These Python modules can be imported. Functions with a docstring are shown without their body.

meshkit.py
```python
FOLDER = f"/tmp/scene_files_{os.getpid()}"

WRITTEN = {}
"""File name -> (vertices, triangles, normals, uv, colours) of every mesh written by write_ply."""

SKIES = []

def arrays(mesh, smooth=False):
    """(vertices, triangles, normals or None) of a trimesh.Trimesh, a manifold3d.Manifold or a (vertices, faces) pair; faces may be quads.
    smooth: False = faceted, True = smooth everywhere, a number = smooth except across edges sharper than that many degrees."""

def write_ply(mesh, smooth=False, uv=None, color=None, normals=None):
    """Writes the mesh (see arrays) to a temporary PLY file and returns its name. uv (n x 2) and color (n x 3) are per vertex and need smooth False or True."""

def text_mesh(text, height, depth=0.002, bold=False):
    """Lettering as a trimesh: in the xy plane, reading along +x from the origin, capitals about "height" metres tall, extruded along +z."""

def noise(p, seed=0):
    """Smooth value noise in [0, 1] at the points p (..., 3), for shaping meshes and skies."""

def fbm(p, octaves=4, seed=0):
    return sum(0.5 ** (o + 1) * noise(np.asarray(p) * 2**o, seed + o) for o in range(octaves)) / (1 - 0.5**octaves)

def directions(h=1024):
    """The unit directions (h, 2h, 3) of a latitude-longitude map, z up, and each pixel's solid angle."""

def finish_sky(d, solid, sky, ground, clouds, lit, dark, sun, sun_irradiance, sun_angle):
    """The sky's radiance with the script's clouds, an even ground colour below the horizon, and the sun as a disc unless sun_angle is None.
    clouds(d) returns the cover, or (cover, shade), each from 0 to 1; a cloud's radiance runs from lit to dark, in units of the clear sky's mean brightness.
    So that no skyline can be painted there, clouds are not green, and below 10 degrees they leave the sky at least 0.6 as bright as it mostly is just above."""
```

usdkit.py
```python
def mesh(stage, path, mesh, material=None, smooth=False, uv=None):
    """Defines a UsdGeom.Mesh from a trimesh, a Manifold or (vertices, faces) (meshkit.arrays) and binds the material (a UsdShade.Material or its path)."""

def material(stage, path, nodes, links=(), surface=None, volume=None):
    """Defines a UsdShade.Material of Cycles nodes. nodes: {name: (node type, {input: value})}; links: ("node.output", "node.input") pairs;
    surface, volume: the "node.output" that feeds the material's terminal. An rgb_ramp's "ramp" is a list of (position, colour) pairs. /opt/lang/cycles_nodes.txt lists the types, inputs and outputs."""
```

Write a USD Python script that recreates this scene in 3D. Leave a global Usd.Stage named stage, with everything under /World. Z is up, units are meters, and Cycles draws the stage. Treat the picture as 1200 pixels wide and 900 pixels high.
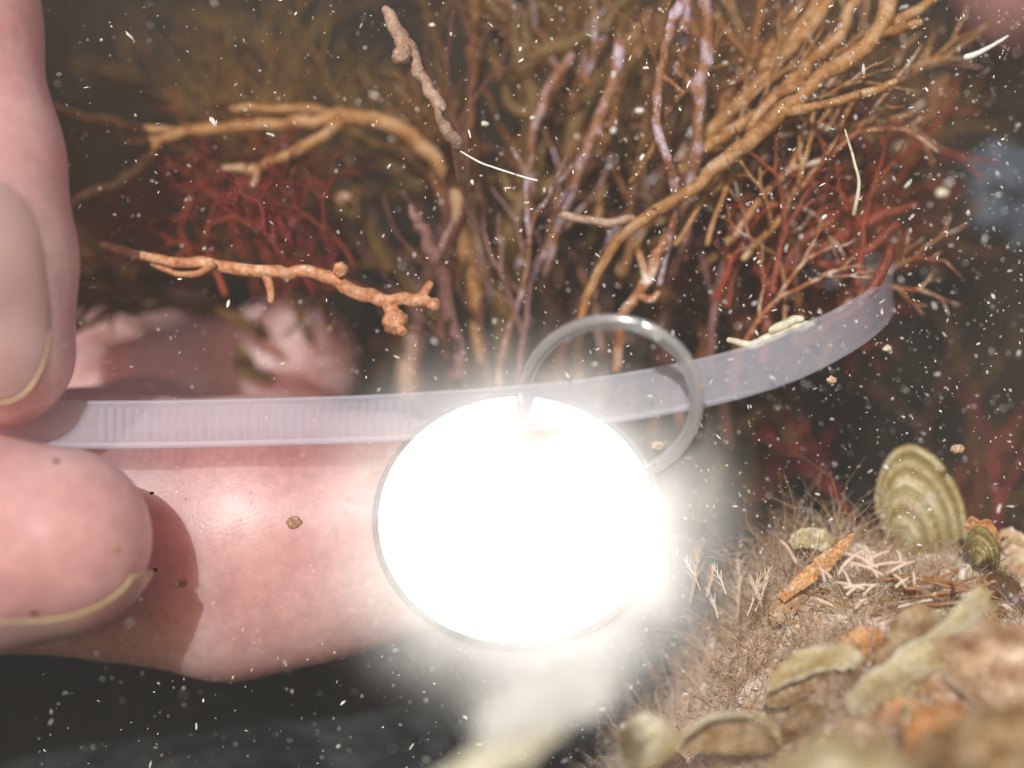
import math, random
import numpy as np, trimesh
import usdkit, meshkit
from pxr import Usd, UsdGeom, UsdLux, UsdShade, Gf, Sdf

stage = Usd.Stage.CreateInMemory()
UsdGeom.SetStageUpAxis(stage, 'Z'); UsdGeom.SetStageMetersPerUnit(stage, 1.0)
UsdGeom.Xform.Define(stage, '/World'); UsdGeom.Scope.Define(stage, '/World/Looks')
stage.SetDefaultPrim(stage.GetPrimAtPath('/World'))

# ------------------------------------------------------------------ camera, sky, sun, exposure
Z0, F = 0.10, 1800.0                      # camera height, focal length in pixels of a 1200 px wide picture
EXPOSURE = 0.4
SUN_TO = np.array([-0.15, -0.92, 0.33]); SUN_TO /= np.linalg.norm(SUN_TO)
SUN_STRENGTH, SKY_STRENGTH = 1.0, 0.09
cam = UsdGeom.Camera.Define(stage, '/World/camera')
cam.AddTranslateOp().Set(Gf.Vec3d(0, 0, Z0)); cam.AddRotateXOp().Set(90.0)
cam.CreateHorizontalApertureAttr(36.0); cam.CreateVerticalApertureAttr(27.0)
cam.CreateFocalLengthAttr(36.0 * F / 1200)
cam.CreateFStopAttr(8.5); cam.CreateFocusDistanceAttr(0.155)
cam.CreateClippingRangeAttr(Gf.Vec2f(0.005, 100.0))
cam.CreateExposureAttr(EXPOSURE)

sun = UsdLux.DistantLight.Define(stage, '/World/sun')
sun.CreateIntensityAttr(SUN_STRENGTH); sun.CreateAngleAttr(0.5); sun.CreateNormalizeAttr(True)
sun.CreateColorAttr(Gf.Vec3f(1.0, 0.97, 0.93))
_rot = Gf.Rotation(Gf.Vec3d(0, 0, 1), Gf.Vec3d(*map(float, SUN_TO)))
sun.AddOrientOp(UsdGeom.XformOp.PrecisionDouble).Set(Gf.Quatd(_rot.GetQuat()))
sky = UsdLux.DomeLight.Define(stage, '/World/sky')
sky.GetPrim().SetCustomDataByKey('kind', 'structure')
sky_mat = usdkit.material(stage, '/World/Looks/sky', {
    'sky': ('sky_texture', {'sky_type': 'single_scattering', 'sun_disc': False,
                            'sun_elevation': math.asin(SUN_TO[2]), 'sun_rotation': math.atan2(SUN_TO[0], SUN_TO[1])}),
    'bg': ('background_shader', {'strength': SKY_STRENGTH})}, [('sky.color', 'bg.color')], surface='bg.background')
UsdShade.MaterialBindingAPI.Apply(sky.GetPrim()).Bind(sky_mat)

# ------------------------------------------------------------------ helpers
def P(px, py, d):
    """A point d metres in front of the lens, placed where I measured it in the photograph."""
    return np.array([(px - 600.0) / F * d, d, Z0 - (py - 450.0) / F * d])

used = {}
def numbered(name, parent='/World'):
    key = (str(parent), name)
    n = used.get(key, -1) + 1; used[key] = n
    return f'{parent}/{name}' if n == 0 else f'{parent}/{name}_{n:03d}'

def tag(prim, label=None, cat=None, group=None, kind=None):
    prim = prim.GetPrim() if hasattr(prim, 'GetPrim') else prim
    for k, v in (('label', label), ('category', cat), ('group', group), ('kind', kind)):
        if v: prim.SetCustomDataByKey(k, v)
    return prim

def obj(name, mesh, mat, parent=None, smooth=40):
    path = numbered(name, parent.GetPath() if parent is not None else '/World')
    return usdkit.mesh(stage, path, mesh, mat, smooth=smooth).GetPrim()

def thing(name, label, cat, group=None, loc=(0, 0, 0)):
    x = UsdGeom.Xform.Define(stage, numbered(name))
    if any(loc): x.AddTranslateOp().Set(Gf.Vec3d(*map(float, loc)))
    return tag(x.GetPrim(), label, cat, group)

def smoothpath(pts, n):
    """Catmull-Rom through pts (k, m) at n points."""
    p = np.asarray(pts, float)
    if len(p) == 2: return p[0] + np.linspace(0, 1, n)[:, None] * (p[1] - p[0])
    q = np.vstack([2 * p[0] - p[1], p, 2 * p[-1] - p[-2]])
    t = np.linspace(0, len(p) - 1 - 1e-9, n); i = t.astype(int); u = (t - i)[:, None]
    a, b, c, d = q[i], q[i + 1], q[i + 2], q[i + 3]
    return 0.5 * (2 * b + (c - a) * u + (2 * a - 5 * b + 4 * c - d) * u**2 + (3 * b - a - 3 * c + d) * u**3)

def tube(path, radii, sides=8, bump=0.0, seed=0, freq=900.0, flat=None):
    """A closed rounded tube along path (n,3); radii (n,). bump: relative lumpiness."""
    p = np.asarray(path, float); r = np.broadcast_to(np.asarray(radii, float), (len(p),)).copy()
    t = np.gradient(p, axis=0); t /= np.linalg.norm(t, axis=1, keepdims=True) + 1e-12
    a = np.empty_like(t); ref = np.array([0, 1.0, 0]) if abs(t[0, 1]) < .8 else np.array([1.0, 0, 0])
    a[0] = np.cross(t[0], ref)
    for i in range(1, len(p)):
        a[i] = a[i - 1] - t[i] * (a[i - 1] @ t[i])
        a[i] /= np.linalg.norm(a[i]) + 1e-12
    a[0] /= np.linalg.norm(a[0]); b = np.cross(t, a)
    # rounded ends
    def cap(c, tt, aa, bb, rr, sgn):
        k = np.array([.45, .8]) if sgn > 0 else np.array([.8, .45])
        off = sgn * np.sqrt(1 - k[::1]**2) if sgn > 0 else sgn * np.sqrt(1 - k**2)
        return [(c + tt * rr * o, aa, bb, rr * kk) for kk, o in zip(k, off)]
    rings = []
    for c, aa, bb, rr in [(p[0] - t[0] * r[0] * .89, a[0], b[0], r[0] * .45), (p[0] - t[0] * r[0] * .6, a[0], b[0], r[0] * .8)]:
        rings.append((c, aa, bb, rr))
    rings += [(p[i], a[i], b[i], r[i]) for i in range(len(p))]
    rings += [(p[-1] + t[-1] * r[-1] * .6, a[-1], b[-1], r[-1] * .8), (p[-1] + t[-1] * r[-1] * .89, a[-1], b[-1], r[-1] * .45)]
    ang = np.arange(sides) * 2 * np.pi / sides
    C = np.array([x[0] for x in rings]); A = np.array([x[1] for x in rings]); B = np.array([x[2] for x in rings]); R = np.array([x[3] for x in rings])
    v = C[:, None] + R[:, None, None] * (np.cos(ang)[None, :, None] * A[:, None] + np.sin(ang)[None, :, None] * B[:, None])
    if bump:
        n = meshkit.fbm(v * freq, 2, seed) - .5
        v = C[:, None] + (v - C[:, None]) * (1 + 2 * bump * n[..., None])
    m = len(rings); v = v.reshape(-1, 3)
    i, j = np.meshgrid(np.arange(m - 1), np.arange(sides), indexing='ij')
    q = np.stack([i * sides + j, i * sides + (j + 1) % sides, (i + 1) * sides + (j + 1) % sides, (i + 1) * sides + j], -1).reshape(-1, 4)
    f = np.vstack([q[:, [0, 1, 2]], q[:, [0, 2, 3]]])
    n0, n1 = len(v), len(v) + 1
    v = np.vstack([v, rings[0][0] - t[0] * r[0] * .11, rings[-1][0] + t[-1] * r[-1] * .11])
    j = np.arange(sides); jn = (j + 1) % sides; L = (m - 1) * sides
    f = np.vstack([f, np.stack([jn, j, np.full(sides, n0)], 1), np.stack([L + j, L + jn, np.full(sides, n1)], 1)])
    return v, f

def join(parts):
    vs, fs, n = [], [], 0
    for q in parts:
        v, f = (np.array(q.vertices), np.array(q.faces)) if hasattr(q, 'faces') else q
        vs.append(v); fs.append(np.asarray(f) + n); n += len(v)
    return np.vstack(vs), np.vstack(fs)

def blob(c, r, seed=0, amount=.25, freq=2.2, sub=2, scale=(1, 1, 1)):
    m = trimesh.creation.icosphere(sub, 1.0); v = np.array(m.vertices)
    n = meshkit.fbm(v * freq + seed * 7.3, 3, seed) - .5
    v = v * (1 + 2 * amount * n[:, None]) * np.asarray(scale)
    return v * r + np.asarray(c), np.array(m.faces)

# ------------------------------------------------------------------ materials
def pmat(name, ca, cb, scale=600, rough=.45, sss=0.0, sss_scale=.001, radius=(1, .5, .3), bump=.0, bscale=3000, spec=.15, cc=None, lo=.35, hi=.65, transl=0.0, detail=4, mottle=0.0, mscale=2500):
    """Two (or three) toned noise colour, optional skin depth, fine relief."""
    nodes = {'g': ('geometry', {}), 'n': ('noise_texture', {'scale': scale, 'detail': detail, 'roughness': .6}),
             'r': ('rgb_ramp', {'ramp': [(lo, ca), (hi, cb)] if cc is None else [(lo, ca), (.5, cb), (hi, cc)]}),
             'p': ('principled_bsdf', {'roughness': rough, 'specular_ior_level': spec, 'subsurface_weight': sss, 'subsurface_scale': sss_scale, 'subsurface_radius': radius})}
    links = [('g.position', 'n.vector'), ('n.fac', 'r.fac'), ('r.color', 'p.base_color')]
    base = 'r.color'
    if mottle:      # dirt-like fine patches of its own shape
        nodes['mn'] = ('noise_texture', {'scale': mscale, 'detail': 6, 'roughness': .7})
        nodes['mm'] = ('map_range', {'from_min': .38, 'from_max': .62, 'to_min': 1 - mottle, 'to_max': 1.0 + .25 * mottle, 'clamp': True})
        nodes['mv'] = ('vector_math', {'math_type': 'scale'})
        links = [l for l in links if l[1] != 'p.base_color'] + [('g.position', 'mn.vector'), ('mn.fac', 'mm.value'), ('r.color', 'mv.vector1'), ('mm.result', 'mv.scale'), ('mv.vector', 'p.base_color')]; base = 'mv.vector'
    if bump:
        nodes['bn'] = ('noise_texture', {'scale': bscale, 'detail': 3})
        nodes['b'] = ('bump', {'strength': 1.0, 'distance': bump})
        links += [('g.position', 'bn.vector'), ('bn.fac', 'b.height'), ('b.normal', 'p.normal')]
    out = 'p.BSDF'
    if transl:
        nodes['t'] = ('translucent_bsdf', {}); nodes['m'] = ('mix_closure', {'fac': transl})
        links += [(base, 't.color'), ('p.BSDF', 'm.closure1'), ('t.BSDF', 'm.closure2')]; out = 'm.closure'
    return usdkit.material(stage, '/World/Looks/' + name, nodes, links, surface=out)

def skin_material(name, ca, cb, cc):
    # blotched skin, with fine slanted papillary ridges and pores as relief
    nodes = {'g': ('geometry', {}), 'n': ('noise_texture', {'scale': 110, 'detail': 5, 'roughness': .55}),
             'r': ('rgb_ramp', {'ramp': [(.3, ca), (.5, cb), (.7, cc)]}),
             'map': ('mapping', {'rotation': (0, .35, 0)}),
             'w': ('wave_texture', {'scale': 560, 'distortion': 3.0, 'detail': 2, 'detail_scale': .6, 'bands_direction': 'z'}),
             'fine': ('noise_texture', {'scale': 2600, 'detail': 3}),
             'xyz': ('separate_xyz', {}), 'ym': ('map_range', {'from_min': .144, 'from_max': .153, 'to_min': .5, 'to_max': .08, 'clamp': True}), 'mul': ('math', {'math_type': 'multiply', 'value2': .45}), 'add': ('math', {'math_type': 'add'}), 'vo': ('voronoi_texture', {'feature': 'distance_to_edge', 'scale': 1350}), 'vr': ('map_range', {'from_min': 0, 'from_max': .12, 'to_min': 0, 'to_max': .15, 'clamp': True}), 'add2': ('math', {'math_type': 'add'}),
             'b': ('bump', {'strength': .6, 'distance': .00005}), 'mn': ('noise_texture', {'scale': 700, 'detail': 5, 'roughness': .65}), 'mm': ('map_range', {'from_min': .3, 'from_max': .7, 'to_min': .86, 'to_max': 1.1}), 'mv': ('vector_math', {'math_type': 'scale'}),
             'p': ('principled_bsdf', {'roughness': .40, 'specular_ior_level': .35, 'coat_weight': .22, 'coat_roughness': .38, 'coat_ior': 1.35, 'subsurface_weight': .75, 'subsurface_scale': .0022, 'subsurface_radius': (1, .42, .3)})}
    links = [('g.position', 'n.vector'), ('n.fac', 'r.fac'), ('g.position', 'mn.vector'), ('mn.fac', 'mm.value'), ('r.color', 'mv.vector1'), ('mm.result', 'mv.scale'), ('mv.vector', 'p.base_color'), ('g.position', 'map.vector'), ('map.vector', 'w.vector'),
             ('g.position', 'fine.vector'), ('w.fac', 'mul.value1'), ('g.position', 'xyz.vector'), ('xyz.y', 'ym.value'), ('ym.result', 'mul.value2'), ('mul.value', 'add.value1'), ('fine.fac', 'add.value2'), ('g.position', 'vo.vector'), ('vo.distance', 'vr.value'), ('add.value', 'add2.value1'), ('vr.result', 'add2.value2'), ('add2.value', 'b.height'), ('b.normal', 'p.normal')]
    return usdkit.material(stage, '/World/Looks/' + name, nodes, links, surface='p.BSDF')

M = {}
M['skin'] = skin_material('skin', (.47, .225, .215), (.55, .295, .285), (.60, .36, .345))
M['nail'] = pmat('nail', (.45, .225, .20), (.50, .275, .25), 160, .32, .4, .0012, bump=.00002, bscale=900, spec=.5)
M['nail_edge'] = pmat('nail_edge', (.26, .20, .10), (.36, .28, .16), 500, .35)
M['plate'] = usdkit.material(stage, '/World/Looks/polished_metal', {
    'g': ('geometry', {}), 'n': ('noise_texture', {'scale': 900, 'detail': 5}),
    'mr': ('map_range', {'from_min': .3, 'from_max': .7, 'to_min': .17, 'to_max': .24}),
    'p': ('principled_bsdf', {'base_color': (.86, .87, .88), 'metallic': 1.0})},
    [('g.position', 'n.vector'), ('n.fac', 'mr.value'), ('mr.result', 'p.roughness')], surface='p.BSDF')
M['ring'] = usdkit.material(stage, '/World/Looks/ring_metal', {
    'p': ('principled_bsdf', {'base_color': (.86, .86, .86), 'metallic': .6, 'roughness': .2}), 't': ('refraction_bsdf', {'color': (.93, .93, .93), 'IOR': 1.14, 'roughness': .03}),
    'tr': ('transparent_bsdf', {'color': (.95, .95, .95)}), 'm0': ('mix_closure', {'fac': .5}), 'm': ('mix_closure', {'fac': .55})},
    [('t.BSDF', 'm0.closure1'), ('tr.BSDF', 'm0.closure2'), ('p.BSDF', 'm.closure1'), ('m0.closure', 'm.closure2')], surface='m.closure')
def frosted(name, col, clear):
    return usdkit.material(stage, '/World/Looks/' + name, {
        't': ('transparent_bsdf', {'color': (.97, .97, .98)}), 'tl': ('translucent_bsdf', {'color': col}),
        'p': ('principled_bsdf', {'base_color': col, 'roughness': .3, 'specular_ior_level': .5}),
        'm1': ('mix_closure', {'fac': .5}), 'm2': ('mix_closure', {'fac': clear})},
        [('p.BSDF', 'm1.closure1'), ('tl.BSDF', 'm1.closure2'), ('m1.closure', 'm2.closure1'), ('t.BSDF', 'm2.closure2')], surface='m2.closure')
M['tie'] = frosted('frosted_nylon', (.73, .74, .85), .69)
M['tooth'] = frosted('frosted_nylon_teeth', (.66, .64, .72), .80)
M['gold'] = pmat('golden_frond', (.20, .075, .020), (.36, .18, .065), 420, .5, bump=.00012, bscale=1800, cc=(.52, .36, .23), lo=.3, hi=.74, mottle=.35)
M['amber'] = pmat('amber_frond', (.15, .052, .016), (.24, .11, .036), 350, .5, bump=.0001, mottle=.4)
M['orange'] = pmat('orange_frond', (.34, .11, .045), (.52, .24, .12), 900, .5, 0, .0006, bump=.00012, bscale=2000, cc=(.66, .44, .30), lo=.3, hi=.72, mottle=.35)
M['olive'] = pmat('olive_frond', (.095, .052, .013), (.16, .092, .028), 300, .5, bump=.00008, mottle=.3)
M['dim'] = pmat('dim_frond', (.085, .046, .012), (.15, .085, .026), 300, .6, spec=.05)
M['red'] = pmat('red_frond', (.14, .024, .012), (.24, .062, .030), 350, .45, bump=.0001, mottle=.4)
M['redder'] = pmat('vivid_red_frond', (.20, .030, .012), (.34, .075, .030), 350, .5, bump=.0001, mottle=.4)
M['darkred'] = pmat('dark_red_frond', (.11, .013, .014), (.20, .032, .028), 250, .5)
M['brownred'] = pmat('brown_red_frond', (.10, .034, .020), (.16, .068, .042), 300, .5, bump=.00008, mottle=.35)
M['crust'] = pmat('lilac_crusted_frond', (.22, .085, .033), (.28, .135, .075), 450, .5, bump=.00012, cc=(.50, .40, .48), lo=.36, hi=.64, mottle=.4)
M['banded'] = pmat('banded_frond', (.26, .075, .026), (.36, .17, .075), 420, .5, bump=.00012, cc=(.66, .56, .48), lo=.38, hi=.68, mottle=.4)
M['club'] = pmat('pale_club_frond', (.30, .17, .11), (.46, .32, .24), 700, .5, 0, .0006, bump=.0001, mottle=.35)
M['rose'] = pmat('rose_stem', (.16, .07, .058), (.26, .14, .12), 300, .5, bump=.0001, mottle=.4)
M['speck'] = pmat('speck', (.80, .78, .72), (.92, .90, .86), 3000, .5, transl=.3)
M['crumb'] = pmat('brown_crumb', (.22, .10, .05), (.42, .25, .14), 2500, .6)
M['bluegrey'] = pmat('blue_grey_sponge', (.035, .045, .058), (.12, .14, .17), 420, .6, bump=.0002, bscale=1500, mottle=.5, mscale=900)
M['pinklump'] = pmat('pink_crust', (.20, .09, .085), (.30, .16, .145), 200, .6)
M['fan'] = pmat('fan_blade', (.24, .17, .045), (.38, .31, .12), 260, .5, bump=.0001, cc=(.50, .46, .32), lo=.3, hi=.7, transl=.25, mottle=.4)
M['blade'] = pmat('yellow_blade', (.50, .34, .12), (.70, .58, .32), 260, .3, bump=.00012, cc=(.80, .74, .58), lo=.3, hi=.72, transl=.4, mottle=.4, spec=.6)
M['tanblade'] = pmat('tan_blade', (.24, .12, .045), (.42, .27, .13), 350, .35, bump=.00015, cc=(.60, .48, .33), lo=.3, hi=.72, transl=.2, mottle=.55)
M['rust'] = pmat('rust_flake', (.38, .13, .035), (.60, .30, .12), 500, .35, bump=.0002, bscale=1600, cc=(.52, .30, .17), lo=.3, hi=.72, mottle=.6)
M['peach'] = pmat('peach_flake', (.48, .25, .12), (.70, .48, .30), 420, .35, bump=.00025, bscale=1200, cc=(.86, .74, .60), lo=.3, hi=.72, mottle=.4, spec=.6, transl=.3)
M['straw'] = pmat('straw', (.26, .11, .04), (.46, .25, .13), 900, .45, mottle=.4)
M['turfhair'] = pmat('turf_hair', (.84, .66, .52), (.95, .86, .74), 200, .55, transl=.45)
M['goldhair'] = pmat('golden_filament', (.50, .28, .10), (.78, .56, .30), 200, .5, transl=.4)
M['ground'] = pmat('turf_ground', (.50, .30, .19), (.74, .56, .43), 420, .7, bump=.0004, bscale=1500, cc=(.90, .80, .68), lo=.3, hi=.7, mottle=.4)
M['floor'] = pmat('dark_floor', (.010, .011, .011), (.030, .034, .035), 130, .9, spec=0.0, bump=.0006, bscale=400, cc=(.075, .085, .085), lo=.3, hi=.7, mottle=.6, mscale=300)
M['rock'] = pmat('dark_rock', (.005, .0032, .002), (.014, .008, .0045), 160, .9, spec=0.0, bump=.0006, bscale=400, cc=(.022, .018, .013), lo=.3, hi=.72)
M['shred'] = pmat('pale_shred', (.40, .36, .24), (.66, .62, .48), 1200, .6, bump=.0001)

# ------------------------------------------------------------------ the setting: sea floor and rock behind
def heightfield(xs, ys, zf):
    X, Y = np.meshgrid(xs, ys, indexing='ij'); Z = zf(X, Y)
    v = np.stack([X, Y, Z], -1).reshape(-1, 3); n, m = X.shape
    i, j = np.meshgrid(np.arange(n - 1), np.arange(m - 1), indexing='ij'); k = i * m + j
    return v, np.vstack([np.stack([k, k + m, k + m + 1], -1).reshape(-1, 3), np.stack([k, k + m + 1, k + 1], -1).reshape(-1, 3)])

def bank_height(x, y):
    """Height of the bright turf bank at lower right, above the dark floor."""
    x = np.asarray(x, float); y = np.asarray(y, float)
    ridge = Z0 - .0375 + .0185 * np.clip((y - .118) / .048, 0, 1)**.9
    side = np.clip((x + .001 - .10 * np.clip(.150 - y, -.03, .03)) / .036, 0, 1); side = side * side * (3 - 2 * side)
    back = np.clip((y - .168) / .030, 0, 1); back = back * back * (3 - 2 * back)
    low = Z0 - .058
    z = low + (ridge - low) * side * (1 - back)
    q = np.stack([x, y, np.zeros_like(x)], -1)
    return z + .006 * (meshkit.fbm(q * 140, 4, 3) - .5) * (.3 + .7 * side) + .0018 * (meshkit.fbm(q * 700, 3, 8) - .5) * side

near = np.linspace(-.012, .098, 190); nearY = np.linspace(.092, .21, 170)
bank = heightfield(near, nearY, bank_height)
bank_obj = obj('turf_bank', bank, M['ground'], smooth=True); tag(bank_obj, kind='structure')
def floor_height(x, y):
    q = np.stack([x, y, np.zeros_like(x)], -1)
    return Z0 - .047 + .018 * (meshkit.fbm(q * 30, 5, 11) - .5) - .25 * np.clip(.09 - y, 0, .06) + .0 * x
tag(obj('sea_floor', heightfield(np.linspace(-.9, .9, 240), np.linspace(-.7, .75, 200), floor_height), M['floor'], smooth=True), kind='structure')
def wall_mesh():
    xs, zs = np.linspace(-.6, .6, 240), np.linspace(Z0 - .11, Z0 + .26, 120)
    v, f = heightfield(xs, zs, lambda X, Zv: .300 + .035 * (meshkit.fbm(np.stack([X, Zv, 0 * X], -1) * 22, 5, 5) - .5) - .10 * np.clip((Zv - Z0 - .10) / .16, 0, 1)**2)
    return v[:, [0, 2, 1]], f[:, [0, 2, 1]]
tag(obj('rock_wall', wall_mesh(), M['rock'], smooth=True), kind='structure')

# ------------------------------------------------------------------ the hand
BONES = []      # (a, b, ra, rb)
def bone(*pts):
    q = [(P(px, py, d), r) for px, py, d, r in pts]
    BONES.extend((q[i][0], q[i + 1][0], q[i][1], q[i + 1][1]) for i in range(len(q) - 1))
GROUPS = []
def finger(*pts):
    s = len(BONES); bone(*pts); GROUPS.append((s, len(BONES)))
finger((-4, 412, .1455, .0073), (-16, 300, .1455, .0078), (-34, 190, .146, .0081), (-70, 20, .148, .0088), (-125, -190, .152, .0098), (-420, -230, .166, .0108), (-900, 160, .176, .013))   # index finger
finger((66, 633, .1425, .0087), (-30, 636, .142, .0094), (-150, 642, .142, .0098), (-420, 700, .146, .0112), (-800, 720, .158, .014))          # thumb
finger((452, 598, .1672, .0104), (300, 592, .1676, .0113), (120, 585, .1680, .0115), (-180, 560, .1700, .0116), (-640, 420, .178, .013))      # middle finger, upper side
finger((440, 640, .1672, .0101), (355, 655, .1674, .0107), (268, 666, .1675, .0115), (160, 650, .1680, .0110), (-150, 640, .1700, .0114), (-640, 520, .178, .013))  # its lower side
finger((168, 528, .1795, .0087), (60, 560, .181, .0093), (-250, 520, .186, .0104), (-720, 400, .186, .013))                                # bent joint behind the tie
finger((338, 430, .205, .0095), (215, 476, .203, .0098), (-60, 520, .200, .0102), (-600, 430, .192, .013))                                 # fourth finger
finger((205, 402, .250, .0084), (100, 440, .242, .0088), (-150, 500, .220, .0095), (-600, 480, .198, .013))                               # little finger
finger((-620, 300, .178, .020), (-820, 420, .180, .024), (-1150, 520, .182, .026), (-1500, 600, .186, .025))                                # palm and wrist
finger((-640, 520, .186, .019), (-900, 620, .182, .022))

def sdf(p, thumb_only=False):
    p = np.asarray(p, np.float32); out = None
    for gi, (s, e) in enumerate(GROUPS):
        g = None
        for a, b, ra, rb in BONES[s:e]:
            ab = (b - a).astype(np.float32); L2 = float(ab @ ab)
            t = np.clip(((p - a.astype(np.float32)) @ ab) / L2, 0, 1)
            t = np.clip(t, 0, 1)
            w = p - a.astype(np.float32) - t[..., None] * ab; d = np.sqrt(np.einsum('...i,...i', w, w)) - np.float32(ra) - np.float32(rb - ra) * t
            k = .003
            if g is None: g = d
            else:
                h = np.clip(.5 + .5 * (g - d) / k, 0, 1); g = g * (1 - h) + d * h - k * h * (1 - h)
        k = {0: .0012, 1: .0012, 2: .001, 3: .0065, 4: .0012, 5: .001, 6: .001, 7: .016, 8: .012}[gi]
        if out is None: out = g
        else:
            h = np.clip(.5 + .5 * (out - g) / k, 0, 1); out = out * (1 - h) + g * h - k * h * (1 - h)
    return out

def surface_nets(f, lo, hi, h):
    """Naive surface nets; blocks that lie clear of the surface are never sampled finely."""
    B = 8; nb = np.ceil((np.asarray(hi) - lo) / h / B).astype(int); n = nb * B + 1
    G = np.empty(n, np.float32)
    bc = lo + (np.indices(nb).reshape(3, -1).T + .5) * B * h
    D = f(bc); reach = h * B * .87 + .004
    loc = np.indices((B + 1,) * 3).reshape(3, -1).T
    for i, d in zip(np.indices(nb).reshape(3, -1).T, D):
        if abs(d) > reach: G[i[0] * B:i[0] * B + B + 1, i[1] * B:i[1] * B + B + 1, i[2] * B:i[2] * B + B + 1] = d
    todo = np.indices(nb).reshape(3, -1).T[np.abs(D) <= reach]
    for k in range(0, len(todo), 200):
        ids = (todo[k:k + 200, None] * B + loc[None]).reshape(-1, 3)
        G[tuple(ids.T)] = f(lo + ids * h)
    S = G < 0
    c8 = sum(S[i:n[0] - 1 + i, j:n[1] - 1 + j, k:n[2] - 1 + k].astype(np.int8) for i in (0, 1) for j in (0, 1) for k in (0, 1))
    act = (c8 > 0) & (c8 < 8); cell = np.argwhere(act)
    acc = np.zeros((len(cell), 3)); cnt = np.zeros(len(cell))
    for a in [(i, j, k) for i in (0, 1) for j in (0, 1) for k in (0, 1)]:
        for k in range(3):
            if a[k]: continue
            b = list(a); b[k] = 1
            ga, gb = G[tuple((cell + a).T)], G[tuple((cell + b).T)]; cross = (ga < 0) != (gb < 0)
            t = np.where(cross, ga / np.where(ga - gb == 0, 1, ga - gb), 0)
            pos = np.tile(np.array(a, float), (len(cell), 1)); pos[:, k] += t
            acc += pos * cross[:, None]; cnt += cross
    idx = -np.ones(n - 1, int); idx[act] = np.arange(len(cell))
    V = (cell + acc / cnt[:, None]) * h + lo
    faces = []
    for k in range(3):
        u, w = (k + 1) % 3, (k + 2) % 3
        a = [slice(None)] * 3; b = [slice(None)] * 3; a[k] = slice(0, -1); b[k] = slice(1, None)
        Sa, Sb = S[tuple(a)], S[tuple(b)]; e = np.argwhere(Sa != Sb)
        e = e[(e[:, u] > 0) & (e[:, w] > 0) & (e[:, u] < n[u] - 1) & (e[:, w] < n[w] - 1)]
        fl = Sa[tuple(e.T)]
        def at(du, dw):
            q = e.copy(); q[:, u] -= du; q[:, w] -= dw; return idx[tuple(q.T)]
        q = np.stack([at(1, 1), at(0, 1), at(0, 0), at(1, 0)], 1)
        q[~fl] = q[~fl][:, ::-1]; faces.append(q)
    q = np.vstack(faces)
    return V, np.vstack([q[:, [0, 1, 2]], q[:, [0, 2, 3]]])

allp = np.array([b[0] for b in BONES] + [b[1] for b in BONES])
lo, hi = np.array([-.150, .118, .035]), np.array([.002, .262, .172])
hv, hf = surface_nets(sdf, lo, hi, .0007)
hm = trimesh.Trimesh(hv, hf, process=False); trimesh.smoothing.filter_taubin(hm, .5, .53, 8, laplacian_operator=trimesh.smoothing.laplacian_calculation(hm, equal_weight=True))
hand = thing('hand', 'bare pink hand whose thumb and finger pinch the clear plastic strap', 'hand')
obj('skin', hm, M['skin'], hand, smooth=True)

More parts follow.
